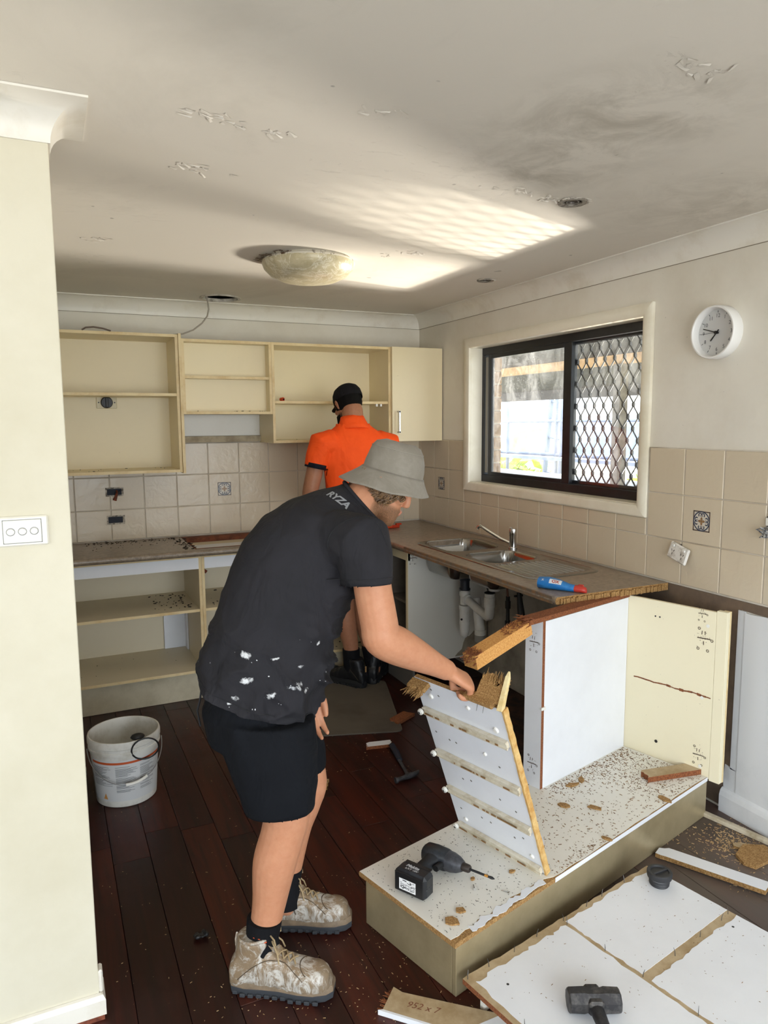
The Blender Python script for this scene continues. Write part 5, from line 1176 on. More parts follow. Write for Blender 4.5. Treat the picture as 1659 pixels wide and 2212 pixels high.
for k in range(33):
    t = k/32; aa = PI+PI*t; P.append((.150*math.cos(aa)*1.02, -.02-.150*math.sin(PI*t)*.98, .245-.125*math.sin(PI*t)))
b.tube(P, .0022, 8); hd = b.build('wire_handle', mat('galvanised wire', '9A9C9E', .35, metal=.8), bk, smooth=50)
b = MB(); b.tube(P[15:22], .0065, 10); b.build('hand_grip', M_whitep, hd, smooth=50)
b = MB(); b.tube([(.07+.055*math.cos(t*PI/12), -.128-.018*math.sin(t*PI/12)*.6-.02, .255+.05*math.sin(t*PI/12)) for t in range(24)], .0035, 8, closed=True); b.ball((.045, -.115, .30), (.03, .022, .014), 10, 6); b.build('strap', M_blackp, smooth=40, label='black looped strap hooked over the rim of the white bucket', cat='strap', loc=(-2.243, -1.488, 0))
# black tool bag behind the bucket
tb_ = thing('tool_bag', 'black tool bag on the floor between the bucket and the left wall', 'bag', (-2.52, -1.42, 0.0005))
b = MB(); b.loft([rr_ring(y, 0, .10, .10, .098, .5, 20, 'y') for y in (-.17, -.165, .165, .17)]); b.build('body', mat('black canvas', '14141A', .8, bump=(200, .3, .002)), tb_, smooth=40)
MB().tube([(.0, -.1, .19), (.0, -.09, .25), (0, 0, .28), (0, .09, .25), (0, .1, .19)], .01, 8).build('carry_strap', M_blackp, tb_, smooth=50)
MB().box((.098, -.12, .03), (.115, .12, .13), ch=.01).build('side_pocket', mat('black canvas', '14141A'), tb_); MB().box((.114, -.03, .10), (.120, .02, .12), ch=.002).build('buckle', M_handle, tb_)

# ------------------------------------------------------------------ on the worktops
bt_ = thing('squeeze_bottle', 'blue squeeze bottle with a red nozzle lying on the end of the sink worktop', 'bottle', (-.535, -2.275, .9005), rot=(0, 0, math.radians(-58)))
def bring(x, w, h, n=20): return [(x, w*math.cos(2*PI*k/n), h+h*math.sin(2*PI*k/n)) for k in range(n)]
M_blue = mat('blue wrapper', '1E6FB4', .35, var=('3C8CCB', 18, .5, .66))
b = MB(); b.loft([bring(x, w, h) for x, w, h in ((-.085, .022, .018), (-.083, .028, .024), (-.04, .031, .026), (.01, .029, .022), (.05, .024, .016), (.075, .021, .0145))]); b.build('body', M_blue, bt_, smooth=60)
b = MB(); b.loft([bring(x, w, h) for x, w, h in ((.075, .0205, .0145), (.078, .0205, .0145), (.105, .019, .0145), (.12, .014, .012), (.124, .008, .008))]); b.build('nozzle', mat('red cap', 'B8352A', .4), bt_, smooth=50)
MB().box((.085, .006, .024), (.108, .014, .032), ch=.002).build('trigger_tab', mat('red cap', 'B8352A'), bt_)
bb = bvh_of(bt_.children[0].data)
def bl_text(txt, size, m, o, nm, **kw):
    me = text_mesh(txt, size, **kw); drape(me, bb, o, (1, 0, 0), (0, .62, .78), .0008, 1); me.materials.clear(); me.materials.append(m); link(nm, me, bt_)
pm = MB().add([(-.03, -.011, 0), (.022, -.011, 0), (.022, .012, 0), (-.03, .012, 0)], [(0, 1, 2, 3)]).mesh('label'); drape(pm, bb, (0, -.018, .036), (1, 0, 0), (0, .62, .78), .0005, 4); pm.materials.append(mat('silver label', 'D5D8DC', .4)); link('label', pm, bt_)
bl_text('OX', .02, mat('label red', 'A83A2A', .5), (-.004, -.018, .036), 'lettering', bold=.0008); bl_text('X', .014, MATS['pale print'], (-.06, -.018, .038), 'lettering', bold=.0005)
cg = thing('clamp_tool', 'red and orange plastic clamp on the worktop behind the bent man', 'clamp', (-.36, -.30, .9005), .1)
b = MB(); b.box((-.02, -.012, 0), (.045, .012, .02), ch=.003); b.box((.02, -.010, .018), (.062, .010, .03), ch=.003); b.build('jaw', mat('red plastic', 'C23A1C', .4), cg)
b = MB(); b.box((-.09, -.02, .002), (-.018, .02, .03), ch=.006); b.build('handle', mat('orange plastic', 'D8481C'), cg)
# ------------------------------------------------------------------ people
def ell(c, a, b, n=22, e=1.0):
    c, a, b = V(c), V(a), V(b); P = []
    for k in range(n):
        t = 2*PI*k/n; co, si = math.cos(t), math.sin(t)
        P.append(tuple(c+a*math.copysign(abs(co)**e, co)+b*math.copysign(abs(si)**e, si)))
    return P
def limb(b, pts, n=16):
    """rounded tapering tube through (point, radius) pairs, Catmull-Rom smoothed"""
    P = [V(p) for p, r in pts]; R = [r for p, r in pts]; pp = []; rr_ = []
    for i in range(len(P)-1):
        p0, p1, p2, p3 = P[max(i-1, 0)], P[i], P[i+1], P[min(i+2, len(P)-1)]; q0, q1, q2, q3 = R[max(i-1, 0)], R[i], R[i+1], R[min(i+2, len(P)-1)]
        for s in range(5):
            t = s/5; f = lambda a, b_, c, d: (b_*2+(c-a)*t+(a*2-b_*5+c*4-d)*t*t+(b_*3-a-c*3+d)*t*t*t)*.5
            pp.append(f(p0, p1, p2, p3)); rr_.append(f(q0, q1, q2, q3))
    pp.append(P[-1]); rr_.append(R[-1])
    d0 = (pp[1]-pp[0]).normalized(); d1 = (pp[-1]-pp[-2]).normalized()
    head = [(pp[0]-d0*rr_[0]*.9, rr_[0]*.3), (pp[0]-d0*rr_[0]*.5, rr_[0]*.82)]; tail = [(pp[-1]+d1*rr_[-1]*.5, rr_[-1]*.82), (pp[-1]+d1*rr_[-1]*.9, rr_[-1]*.3)]
    b.tube([p for p, r in head]+pp+[p for p, r in tail], [r for p, r in head]+rr_+[r for p, r in tail], n)
def hand(b, Wp, d, u, l, curl, tdir, scale=1.0, spread=.0, thumb=None):
    """Wp wrist, d pointing direction, u back of the hand, l towards the little finger; curl: per-finger bend angles"""
    Wp, d, u, l = V(Wp), V(d).normalized(), V(u), V(l); u = (u-d*u.dot(d)).normalized(); l = (l-d*l.dot(d)-u*l.dot(u)).normalized(); s = scale
    b.loft([ell(Wp+d*x*s, l*w*s, u*h*s, 18, .85) for x, w, h in ((-.02, .026, .021), (.0, .028, .020), (.02, .032, .019), (.05, .039, .017), (.075, .042, .0155), (.09, .041, .013), (.096, .036, .009))])
    off = (-.031, -.0105, .0105, .030); ln = (.92, 1.0, .95, .76); st = (.086, .091, .088, .08)
    for i in range(4):
        base = Wp+d*st[i]*s+l*off[i]*s; dirs = d; P = [(base-d*.02*s, .0105*s), (base, .0108*s)]; p = base; ang = 0
        for seg, L_ in zip(range(3), (.043, .027, .021)):
            ang += curl[i][seg]; dd = d*math.cos(ang)-u*math.sin(ang)+l*(spread*(i-1.5)); p = p+dd*L_*ln[i]*s; P.append((p, (.0098, .0086, .0070)[seg]*s))
        limb(b, P, 12)
    tb0 = Wp+d*.022*s-l*.026*s; P = [(tb0, .015*s), ]; p = tb0
    for dv_, L_, r in thumb: dd = (d*dv_[0]+u*dv_[1]-l*dv_[2]).normalized(); p = p+dd*L_*s; P.append((p, r*s))
    limb(b, P, 12)
def vcol(me, fn, name='tint'):
    at = me.color_attributes.new(name, 'FLOAT_COLOR', 'POINT'); buf = []
    for v in me.vertices: buf += list(fn(v.co))
    at.data.foreach_set('color', buf)
def skin_mat(name, c1, c2):
    def fn(n, c):
        at = n.node('ShaderNodeVertexColor', layer_name='tint'); f = n.noise(n.co(), 45, 5, .7)
        base = n.mix(n.math('MULTIPLY', n.ramp(f, [(.35, (0, 0, 0)), (.75, (1, 1, 1))]), .5), c1, c2); n.bump(n.noise(n.co(), 420, 3, .6), .15, .0008)
        st = n.ramp(n.noise(n.co(), 700, 2, .6), [(.4, (.5, .5, .5)), (.6, (1, 1, 1))])
        return n.mix(n.math('MULTIPLY', at.outputs['Alpha'], st), base, at.outputs['Color'])
    return mat(name, c1, .5, spec=.35, sss=.08, fn=fn)
def smst(x, a, b):
    t = max(0, min(1, (x-a)/(b-a))); return t*t*(3-2*t)
def fabric(name, col, col2, extra=None, rough=.85):
    def fn(n, c):
        n.bump(n.noise(n.co(), 900, 2, .5), .25, .0008); n.bump(n.noise(n.mapping(n.co(), (8, 8, 5), rot=(.3, .5, .2)), 1.0, 3, .5, 1.8), .45, .03); f = n.noise(n.co(), 6, 4, .6); c = n.mix(n.math('MULTIPLY', n.ramp(f, [(.4, (0, 0, 0)), (.7, (1, 1, 1))]), .5), c, col2)
        return extra(n, c) if extra else c
    return mat(name, col, rough, spec=.2, sheen=0, fn=fn)
def open_caps(me, tests):
    """drop the cap faces of a remeshed garment where the limb comes out"""
    bm = bmesh.new(); bm.from_mesh(me); kill = []
    for f in bm.faces:
        c = f.calc_center_median()
        for o, d, r in tests:
            if -.013 < (c-o).dot(d) and f.normal.dot(d) > .35 and (c-o).length < r: kill.append(f); break
    bmesh.ops.delete(bm, geom=kill, context='FACES')
    for v in bm.verts:
        if v.is_boundary:
            for o, d, r in tests:
                if (v.co-o).length < r+.03 and abs((v.co-o).dot(d)) < .03: v.co -= d*(v.co-o).dot(d); break
    loose = [v for v in bm.verts if not v.link_faces]; bmesh.ops.delete(bm, geom=loose, context='VERTS')
    bmesh.ops.smooth_vert(bm, verts=[v for v in bm.verts if v.is_boundary], factor=.5, use_axis_x=True, use_axis_y=True, use_axis_z=True)
    bm.to_mesh(me); bm.free()
def displace(me, fn):
    nr = [v.normal.copy() for v in me.vertices]
    for v, n_ in zip(me.vertices, nr): v.co += n_*fn(v.co, n_)
    me.update()
def garment(name, me, m, parent, thick=.003):
    me.materials.append(m); o = link(name, me, parent); smooth_mesh(me, 180)
    s = o.modifiers.new('thickness', 'SOLIDIFY'); s.thickness = thick; s.offset = -1
    return o

# ---- the bent man, seen from his right
MO = V((-1.92, -2.73, 0)); FV = V((.92916, -.36967, 0)); NV = V((-.36967, -.92916, 0)); ZV = V((0, 0, 1))
man = thing('person', 'man in grey bucket hat, charcoal T-shirt and tan boots bending to lever a panel', 'person', MO)
def W2(p): return V(p)-MO                      # world -> person-local
def P1(f, s, z): return FV*f+NV*s+ZV*z
RINGS = [((-1.966, -2.679, .82), (.153, -.061, -.059), .200), ((-1.937, -2.686, .904), (.164, -.065, -.046), .198), ((-1.909, -2.686, .987), (.161, -.064, -.05), .195), ((-1.877, -2.683, 1.068), (.16, -.064, -.052), .193), ((-1.839, -2.676, 1.146), (.169, -.067, -.044), .190), ((-1.795, -2.672, 1.212), (.176, -.07, -.051), .190), ((-1.743, -2.671, 1.274), (.166, -.066, -.061), .192), ((-1.685, -2.673, 1.323), (.133, -.053, -.064), .185), ((-1.636, -2.676, 1.353), (.086, -.034, -.063), .115), ((-1.607, -2.677, 1.375), (.043, -.017, -.054), .068)]
shR, elR, wrR = W2((-1.705, -2.906, 1.284)), W2((-1.664, -2.927, 1.018)), W2((-1.425, -2.875, .872)); slvR = W2((-1.707, -2.921, 1.172))
shL, elL, wrL = W2((-1.575, -2.515, 1.315)), W2((-1.655, -2.475, 1.03)), W2((-1.816, -2.693, .829)); slvL = shL.lerp(elL, .48)
b = MB()
b.loft([ell(W2(c), V(a)*(.80 if i_ < 6 else .70), NV*w*(.78 if i_ < 6 else .68), 24, .9) for i_, (c, a, w) in enumerate(RINGS)])                                  # trunk
b.loft([ell(W2(c), V(a), NV*w, 24, .9) for c, a, w in (((-1.965, -2.69, .70), (.09, -.036, 0), .11), ((-1.968, -2.695, .76), (.11, -.044, 0), .14), ((-1.962, -2.685, .85), (.115, -.046, -.03), .145))])
limb(b, [(W2((-1.965, -2.77, .80)), .075), (W2((-1.945, -2.825, .66)), .075), (W2((-1.923, -2.835, .53)), .067), (W2((-1.935, -2.830, .455)), .063), (W2((-1.958, -2.822, .37)), .0625), (W2((-1.975, -2.815, .25)), .049), (W2((-1.998, -2.815, .14)), .041), (W2((-2.008, -2.822, .08)), .042)], 20)
limb(b, [(W2((-1.935, -2.62, .80)), .075), (W2((-1.86, -2.615, .66)), .075), (W2((-1.802, -2.645, .515)), .066), (W2((-1.812, -2.64, .44)), .062), (W2((-1.838, -2.625, .36)), .061), (W2((-1.852, -2.615, .24)), .048), (W2((-1.862, -2.607, .14)), .041), (W2((-1.86, -2.61, .08)), .042)], 20)
limb(b, [(W2((-1.735, -2.82, 1.28)), .055), (shR, .052), (shR.lerp(elR, .5), .053), (shR.lerp(elR, .86), .053), (elR, .053), (elR.lerp(wrR, .22), .055), (elR.lerp(wrR, .5), .047), (elR.lerp(wrR, .8), .036), (wrR, .031)], 20)
limb(b, [(W2((-1.62, -2.57, 1.30)), .055), (shL, .052), (shL.lerp(elL, .5), .054), (shL.lerp(elL, .9), .046), (elL, .047), (elL.lerp(wrL, .25), .048), (elL.lerp(wrL, .6), .038), (wrL, .029)], 20)
dR = V((.83, -.06, -.55)); c3 = lambda a, b_, c: (math.radians(a), math.radians(b_), math.radians(c))
hand(b, wrR, dR, ZV*1+V((-.2, -.25, 0)), NV, [c3(38, 78, 58), c3(42, 80, 60), c3(46, 82, 60), c3(52, 82, 58)], 0, 1.02, thumb=[((.7, -.45, .45), .03, .0135), ((.75, -.75, .1), .034, .0115), ((.55, -.85, -.3), .026, .009)])
dL = V((.12, -.06, -.99))
hand(b, wrL, dL, NV*-.75+FV*-.35, FV*-1, [c3(14, 22, 16), c3(18, 24, 18), c3(22, 26, 18), c3(28, 28, 18)], 0, .97, .05, thumb=[((.75, -.25, .6), .034, .0125), ((.95, -.25, .1), .034, .0108), ((1, -.2, -.1), .026, .0085)])
# head: x forward, y towards the camera side, z up
ht = math.radians(27); HX = FV*math.cos(ht)-ZV*math.sin(ht); HZ = ZV*math.cos(ht)+FV*math.sin(ht); HO = P1(.321, -.192, 1.424)
def H(x, y, z): return HO+HX*x+NV*y+HZ*z
HM = Matrix((HX, NV, HZ)).transposed().to_4x4(); HM.translation = HO
def head(b, H, HM, neck):
    b.ball((.018, 0, .042), (.084, .073, .084), 22, 14, M=HM); b.ball((.045, 0, .02), (.052, .062, .062), 18, 10, M=HM)
    b.loft([[tuple(H(*p)) for p in R] for R in ([(x*.98+.0, y, z) for x, y, z in [(.09, 0, z0)]+[(.09-.135*(1-math.cos(t))/2, w*math.sin(t), z0) for t in [k*PI/9 for k in range(1, 9)]]+[(-.045, 0, z0)]+[(.09-.135*(1-math.cos(t))/2, -w*math.sin(t), z0) for t in [k*PI/9 for k in range(8, 0, -1)]]] for z0, w in ((.03, .066), (0, .068), (-.03, .066), (-.055, .060), (-.075, .052)))])
    b.loft([ell(H(x, 0, z), (HM.to_3x3() @ V((rx, 0, 0))), (HM.to_3x3() @ V((0, ry, 0))), 20, .9) for x, z, rx, ry in ((.03, -.03, .062, .063), (.036, -.06, .060, .057), (.046, -.08, .050, .047), (.058, -.096, .034, .032), (.064, -.106, .020, .020))])
    b.ball((.078, 0, -.092), (.018, .022, .015), 12, 8, M=HM)                               # chin
    b.loft([ell(H(x, 0, z), HM.to_3x3() @ V((rx, 0, 0)), HM.to_3x3() @ V((0, ry, 0)), 12) for x, z, rx, ry in ((.088, .035, .008, .009), (.096, .015, .011, .009), (.102, -.006, .012, .0115), (.104, -.020, .013, .014), (.101, -.031, .010, .013))])   # nose
    b.ball((.107, 0, -.022), (.010, .0105, .009), 12, 8, M=HM)
    for s in (-1, 1):
        b.ball((.102, s*.0115, -.026), (.008, .006, .006), 10, 6, M=HM)                      # nostrils
        b.ball((.082, s*.033, .031), (.014, .024, .009), 12, 6, M=HM)                         # brow ridge
        b.ball((.07, s*.04, -.012), (.022, .022, .018), 12, 8, M=HM)                          # cheekbone
        b.ball((.083, s*.031, .012), (.011, .014, .010), 10, 6, M=HM)                         # eyelid
        b.loft([ell(H(x, s*(.072+.006*k), z), HM.to_3x3() @ V((.014*q, 0, 0)), HM.to_3x3() @ V((0, .005, .002*s)), 12) for k, (x, z, q) in enumerate(((-.004, -.026, .4), (-.003, -.014, .8), (-.006, .004, 1.15), (-.010, .020, 1.2), (-.012, .028, .7)))])  # ear
    b.ball((.094, 0, -.048), (.011, .022, .0055), 12, 6, M=HM); b.ball((.091, 0, -.058), (.011, .020, .006), 12, 6, M=HM)  # lips
    limb(b, neck, 18)
head(b, H, HM, [(W2((-1.655, -2.678, 1.345)), .072), (W2((-1.615, -2.676, 1.378)), .064), (H(-.028, 0, -.045), .060), (H(-.012, 0, .0), .056)])
body = solid(b, .0036, 5, .5)
eyeR = [H(.094, s*.031, .012) for s in (-1, 1)]; lipc = H(.103, 0, -.053)
HMi = HM.inverted()
def tint1(co):
    h = HMi @ co
    if h.length < .16:
        bd = 0
        if h.z < -.012 and h.x > -.02: bd = smst(-h.z+(.03 if h.x < .045 else 0), .03, .05)*smst(h.x, -.012, .015)*(1-.5*smst(h.x, .075, .09)*(h.z > -.04))
        if h.x > .06 and -.045 < h.z < -.034 and abs(h.y) < .03: bd = max(bd, .5)
        if (co-lipc).length < .02 and abs(h.y) < .021 and -.062 < h.z < -.042: return (.50, .17, .13, .6)
        if h.z < -.03 and h.x < 0: bd *= .3
        for e in eyeR:
            if (co-e).length < .0085: return (.02, .015, .012, .9)
        for s in (-1, 1):
            if (h-V((.108, s*.0085, -.031))).length < .0045: return (.05, .02, .015, .9)
        return (.115, .062, .028, bd)
    return (.62, .24, .14, .0)
vcol(body, tint1); body.materials.append(skin_mat('fair skin', 'C68D6C', 'B37352'))
link('body', body, man)
# curls of hair under the hat
q = random.Random(201); hb = MB()
def curl_tuft(b, root, down, out, r, turns, L_, w):
    root, down, out = V(root), V(down).normalized(), V(out).normalized(); side = down.cross(out).normalized(); P = []
    for k in range(9):
        t = k/8; a = t*turns*2*PI; P.append(root+down*L_*t+out*(r*math.cos(a)+.002)+side*r*math.sin(a))
    b.tube(P, [w*(1-.6*abs(t/8-.35)) for t in range(9)], 5)
for i in range(620):
    sgn = 1 if q.random() < .62 else -1; x = q.uniform(-.066, .072); z = q.uniform(-.022, .03) if x < .045 else q.uniform(.012, .03)
    y = .076*math.sqrt(max(.02, 1-((x-.014)/.094)**2))
    if x < -.05: y = q.uniform(0, y)
    if x < -.02 and z < .0: continue
    p = H(x, sgn*y, z); o_ = (HM.to_3x3() @ V((x*.5, sgn*max(y, .02), 0))); curl_tuft(hb, p, -HZ+HX*q.uniform(-.3, .5), o_, q.uniform(.004, .008), q.uniform(.8, 1.8), q.uniform(.016, .036), q.uniform(.0018, .0032))
hb.build('hair', mat('curly brown hair', '5C4632', .55, var=('8A6A48', 60, .4, .62)), man, smooth=60)
# bucket hat
ha = math.radians(15); BX = FV*math.cos(ha)-ZV*math.sin(ha); BZ = ZV*math.cos(ha)+FV*math.sin(ha); BO = P1(.365, -.195, 1.461)
def hatring(r0, r1, z, cx=0, wob=0, n=56, ph=0):
    R = []
    for k in range(n):
        t = 2*PI*k/n; wz = wob*(.6*math.sin(2*t+ph)+.5*math.sin(3*t+1.1)+.25*math.sin(7*t)); R.append(tuple(BO+BX*(cx+r0*math.cos(t))+NV*(r1*math.sin(t))+BZ*(z+wz)))
    return R
def hat_fn(n, c):
    f = n.noise(n.co(), 14, 6, .7, .6); n.bump(f, .5, .006); n.bump(n.noise(n.co(), 700, 2, .5), .2, .0008); return n.mix(n.math('MULTIPLY', n.ramp(f, [(.45, (0, 0, 0)), (.65, (1, 1, 1))]), .4), c, '9A948A')
M_hat = mat('washed grey cotton', '817A6E', .9, fn=hat_fn, sheen=.1)
cr = MB(); cr.loft([hatring(*a) for a in ((.094, .086, -.012), (.0955, .0875, .0), (.094, .086, .02), (.089, .082, .045), (.081, .075, .07, -.003, .002), (.070, .065, .086, -.004, .003), (.050, .046, .093, -.004, .003), (.02, .018, .094, -.004), (.001, .001, .094, -.004))], caps=False); crown = cr.build('bucket_hat', M_hat, man, smooth=70)
ds = crown.modifiers.new('thickness', 'SOLIDIFY'); ds.thickness = .002; ds.offset = 1
br = MB(); br.loft([hatring(.0955+(.046)*t, .0875+(.048)*t, -.001-.052*t**.85, -.017*t, .006*t*t) for t in (0, .12, .25, .4, .55, .7, .85, .95, 1)], caps=False); brim = br.build('brim', M_hat, crown, smooth=70)
ds = brim.modifiers.new('thickness', 'SOLIDIFY'); ds.thickness = .003; ds.offset = 1
st = MB()
for t in (.2, .32, .44, .56, .68, .8, .9): st.tube([V(p)+BZ*.0012 for p in hatring(.0955+.046*t, .0875+.048*t, -.001-.052*t**.85, -.017*t, .006*t*t)], .0007, 4, closed=True)
st.tube(hatring(.0965, .0885, .0005), .0013, 5, closed=True); st.tube(hatring(.082, .076, .0695, -.003, .002), .0012, 5, closed=True)
st.build('stitching', mat('pale thread', '928B7F', .9), brim, smooth=60)
st = MB(); st.tube([V(p) for p in hatring(.1415, .1355, -.053, -.017, .006)], .0022, 6, closed=True); st.build('brim_binding', M_hat, brim, smooth=60)
# T-shirt
b = MB(); b.loft([ell(W2(c), V(a), NV*w, 30, .88) for c, a, w in RINGS])
def sleeve(b, pts):
    d0 = (V(pts[0][0])-V(pts[1][0])).normalized(); b.tube([V(pts[0][0])+d0*.05, V(pts[0][0])+d0*.03]+[p for p, r in pts], [pts[0][1]*.4, pts[0][1]*.8]+[r for p, r in pts], 24)
sleeve(b, [(W2((-1.74, -2.80, 1.285)), .085), (shR, .083), (shR.lerp(slvR, .45), .076), (shR.lerp(slvR, .8), .070), (slvR+V((-.004, 0, 0)), .066)])
sleeve(b, [(W2((-1.64, -2.58, 1.30)), .085), (shL, .080), (shL.lerp(slvL, .55), .074), (slvL, .067)])
ts = solid(b, .0062, 8, .5)
hemd = V(RINGS[0][1]).cross(NV).normalized(); hemd = -hemd if hemd.z > 0 else hemd; nkd = V(RINGS[-1][1]).cross(NV).normalized(); nkd = -nkd if nkd.dot(V((.7, -.2, .6))) < 0 else nkd
def wr1(co, n_):
    w = co+MO; t = smst(1.2-w.z, 0, .35)
    a = noise.noise(V((co.dot(FV)*7+co.z*9, co.dot(NV)*5, co.z*4-co.dot(FV)*6))*1.1); r1 = (1-abs(a))**3
    c_ = noise.noise(V((co.dot(FV)*16-co.z*14, co.dot(NV)*7, co.z*5))); arm = math.exp(-((co-W2((-1.72, -2.84, 1.14))).length/.12)**2)
    d_ = noise.noise(V((co.dot(FV)*5+co.z*13, co.dot(NV)*6+2, co.z*3-co.dot(FV)*11))); r2_ = (1-abs(d_))**5; fr = smst(co.dot(FV), -.05, .15)
    back = smst(co.dot(FV), .12, -.12)*smst(w.z, 1.0, 1.25)
    return (.015*(r1-.4)*(.3+.8*t)+.027*(r2_-.3)*t*(.3+fr)+.004*c_*(.4+t))*(1-.6*back)+.010*arm*((1-abs(noise.noise(V((co.dot(FV)*22+co.z*26, 3, 1)))))**2-.4)
displace(ts, wr1)
def trim(me, co, no, rad=9.0):
    bm = bmesh.new(); bm.from_mesh(me); fs_ = [f for f in bm.faces if (f.calc_center_median()-co).length < rad]; es_ = {e for f in fs_ for e in f.edges}; vs_ = {v for f in fs_ for v in f.verts}
    bmesh.ops.bisect_plane(bm, geom=list(vs_)+list(es_)+fs_, plane_co=co, plane_no=no, clear_outer=True); bm.to_mesh(me); bm.free(); me.update()
trim(ts, W2((-1.966, -2.679, .82))-hemd*.012, hemd); trim(ts, W2((-1.607, -2.677, 1.375))-nkd*.006, nkd, .10)
open_caps(ts, [(slvR, (slvR-shR).normalized(), .08), (slvL, (slvL-shL).normalized(), .08)])
bts = bvh_of(ts)
SPL = [((545, 1325), 1.2), ((548, 1362), 1.6), ((633, 1372), 1.7)]
# paint marks: world points on the camera side of the shirt, radius
PAINT = [(-2.03, .93, .020, .010), (-1.975, .89, .013, .012), (-1.905, .905, .022, .011), (-1.885, .955, .014, .005), (-2.06, .885, .010, .008), (-2.075, .868, .007, .004), (-2.03, 1.0, .014, .012), (-1.83, 1.01, .007, .007), (-1.87, .885, .012, .009), (-1.955, .985, .012, .004), (-2.1, 1.03, .005, .004)]
def paint_fn(n, c):
    w = n.co(True); sx = n.node('ShaderNodeSeparateXYZ'); n.l.new(w, sx.inputs[0]); tot = None; nz = n.noise(w, 60, 4, .7); nz2 = n.noise(n.mapping(w, (60, 60, 160)), 1, 3, .7)
    for x, z, rx, rz in PAINT:
        dx = n.math('DIVIDE', n.math('SUBTRACT', sx.outputs[0], x), rx); dz = n.math('DIVIDE', n.math('SUBTRACT', sx.outputs[2], z), rz)
        d = n.math('ADD', n.math('MULTIPLY', dx, dx), n.math('MULTIPLY', dz, dz)); k = n.math('SUBTRACT', n.math('ADD', .75, n.math('MULTIPLY', n.math('SUBTRACT', nz, .5), 5.0)), d, clamp=True)
        tot = k if tot is None else n.math('MAXIMUM', tot, k)
    cam_side = n.math('LESS_THAN', n.math('ADD', sx.outputs[1], n.math('MULTIPLY', sx.outputs[0], .39)), -3.46)
    sp = n.ramp(n.noise(w, 75, 1, .5), [(.765, (0, 0, 0)), (.79, (1, 1, 1))]); low = n.math('MULTIPLY', n.math('LESS_THAN', sx.outputs[2], 1.06), n.math('GREATER_THAN', sx.outputs[2], .84))
    return n.mix(n.math('MAXIMUM', n.math('MULTIPLY', tot, cam_side), n.math('MULTIPLY', n.math('MULTIPLY', sp, low), cam_side), clamp=True), c, 'D9DADB')
tso = garment('t_shirt', ts, fabric('charcoal jersey', '2A292D', '1F1F22', paint_fn), man)
lg = text_mesh('RYZA', .034, bold=.0012, spacing=.95); drape(lg, bts, W2((-1.722, -2.755, 1.40)), V((.50, -.66, -.52)), V((.65, .1, .6)), .002, 3); lg.materials.clear(); lg.materials.append(mat('silver shirt print', '8F9196', .6)); link('logo_print', lg, tso)
b = MB()
for o_, d_, r_, n_ in ((slvR-(slvR-shR).normalized()*.02, (slvR-shR).normalized(), .09, 40),):
    u_ = d_.orthogonal().normalized(); w_ = d_.cross(u_); P = []
    for k in range(n_):
        dr_ = u_*math.cos(2*PI*k/n_)+w_*math.sin(2*PI*k/n_); hh = bts.ray_cast(o_+dr_*.2, -dr_, .2)
        if hh[0] is not None: P.append(hh[0]+dr_*.0008)
    b.tube(P, .0011, 5, closed=True)
P = []
for k in range(60):
    dr_ = V(RINGS[0][1]).normalized()*math.cos(2*PI*k/60)+NV*math.sin(2*PI*k/60); o_ = W2((-1.966, -2.679, .82))-hemd*.034; hh = bts.ray_cast(o_+dr_*.35, -dr_, .4)
    if hh[0] is not None: P.append(hh[0]+dr_*.0008)
b.tube(P, .0012, 5, closed=True)
P = []
for k in range(22):                                        # armhole seam over the shoulder
    t = -1.9+k*.17; o_ = shR+V((-.045, .02, .012)); dr_ = (ZV*math.cos(t)+FV*math.sin(t)*.9-NV*-.25).normalized(); hh = bts.ray_cast(o_+dr_*.25, -dr_, .25)
    if hh[0] is not None: P.append(hh[0]+dr_*.0006)
if len(P) > 4: b.tube(P, .0013, 5)
b.build('seam_lines', mat('dark stitching', '1C1C1F', .9), tso, smooth=50)['kind'] = 'stuff'
# neck rib
b = MB(); b.tube([V(p) for p in ell(W2((-1.612, -2.677, 1.372)), V((.050, -.02, -.062)), NV*.073, 40)], .006, 8, closed=True, squash=1.0); b.build('neck_rib', MATS['charcoal jersey'], tso, smooth=60)
# shorts
b = MB(); b.loft([ell(W2(c), V(a), NV*w, 28, .88) for c, a, w in (((-1.965, -2.70, .66), (.06, -.024, .0), .08), ((-1.968, -2.70, .72), (.13, -.052, .0), .17), ((-1.97, -2.70, .79), (.136, -.054, -.02), .176), ((-1.962, -2.69, .86), (.118, -.047, -.025), .155))])
b.loft([ell(W2(c), V(a), NV*w, 26, .9) for c, a, w in (((-1.942, -2.838, .545), (.090, -.036, .006), .088), ((-1.945, -2.835, .60), (.100, -.040, .004), .092), ((-1.958, -2.822, .70), (.120, -.048, .004), .098), ((-1.968, -2.79, .80), (.130, -.052, -.01), .112))])
b.loft([ell(W2(c), V(a), NV*w, 26, .9) for c, a, w in (((-1.832, -2.628, .545), (.092, -.037, .004), .088), ((-1.842, -2.626, .60), (.100, -.040, .004), .092), ((-1.88, -2.622, .70), (.118, -.047, .004), .098), ((-1.925, -2.61, .80), (.130, -.052, -.01), .10))])
sh = solid(b, .0062, 7, .5)
displace(sh, lambda co, n_: .006*((1-abs(noise.noise(V((co.dot(FV)*10+co.z*3, co.dot(NV)*8, co.z*3)))))**2-.45)+.002*noise.noise(co*14))
open_caps(sh, [(W2((-1.942, -2.838, .545)), V((.0, .0, -1)), .12), (W2((-1.832, -2.628, .545)), V((0, 0, -1)), .12)])
sho = garment('shorts', sh, fabric('navy black twill', '0C0E13', '13161C'), man)
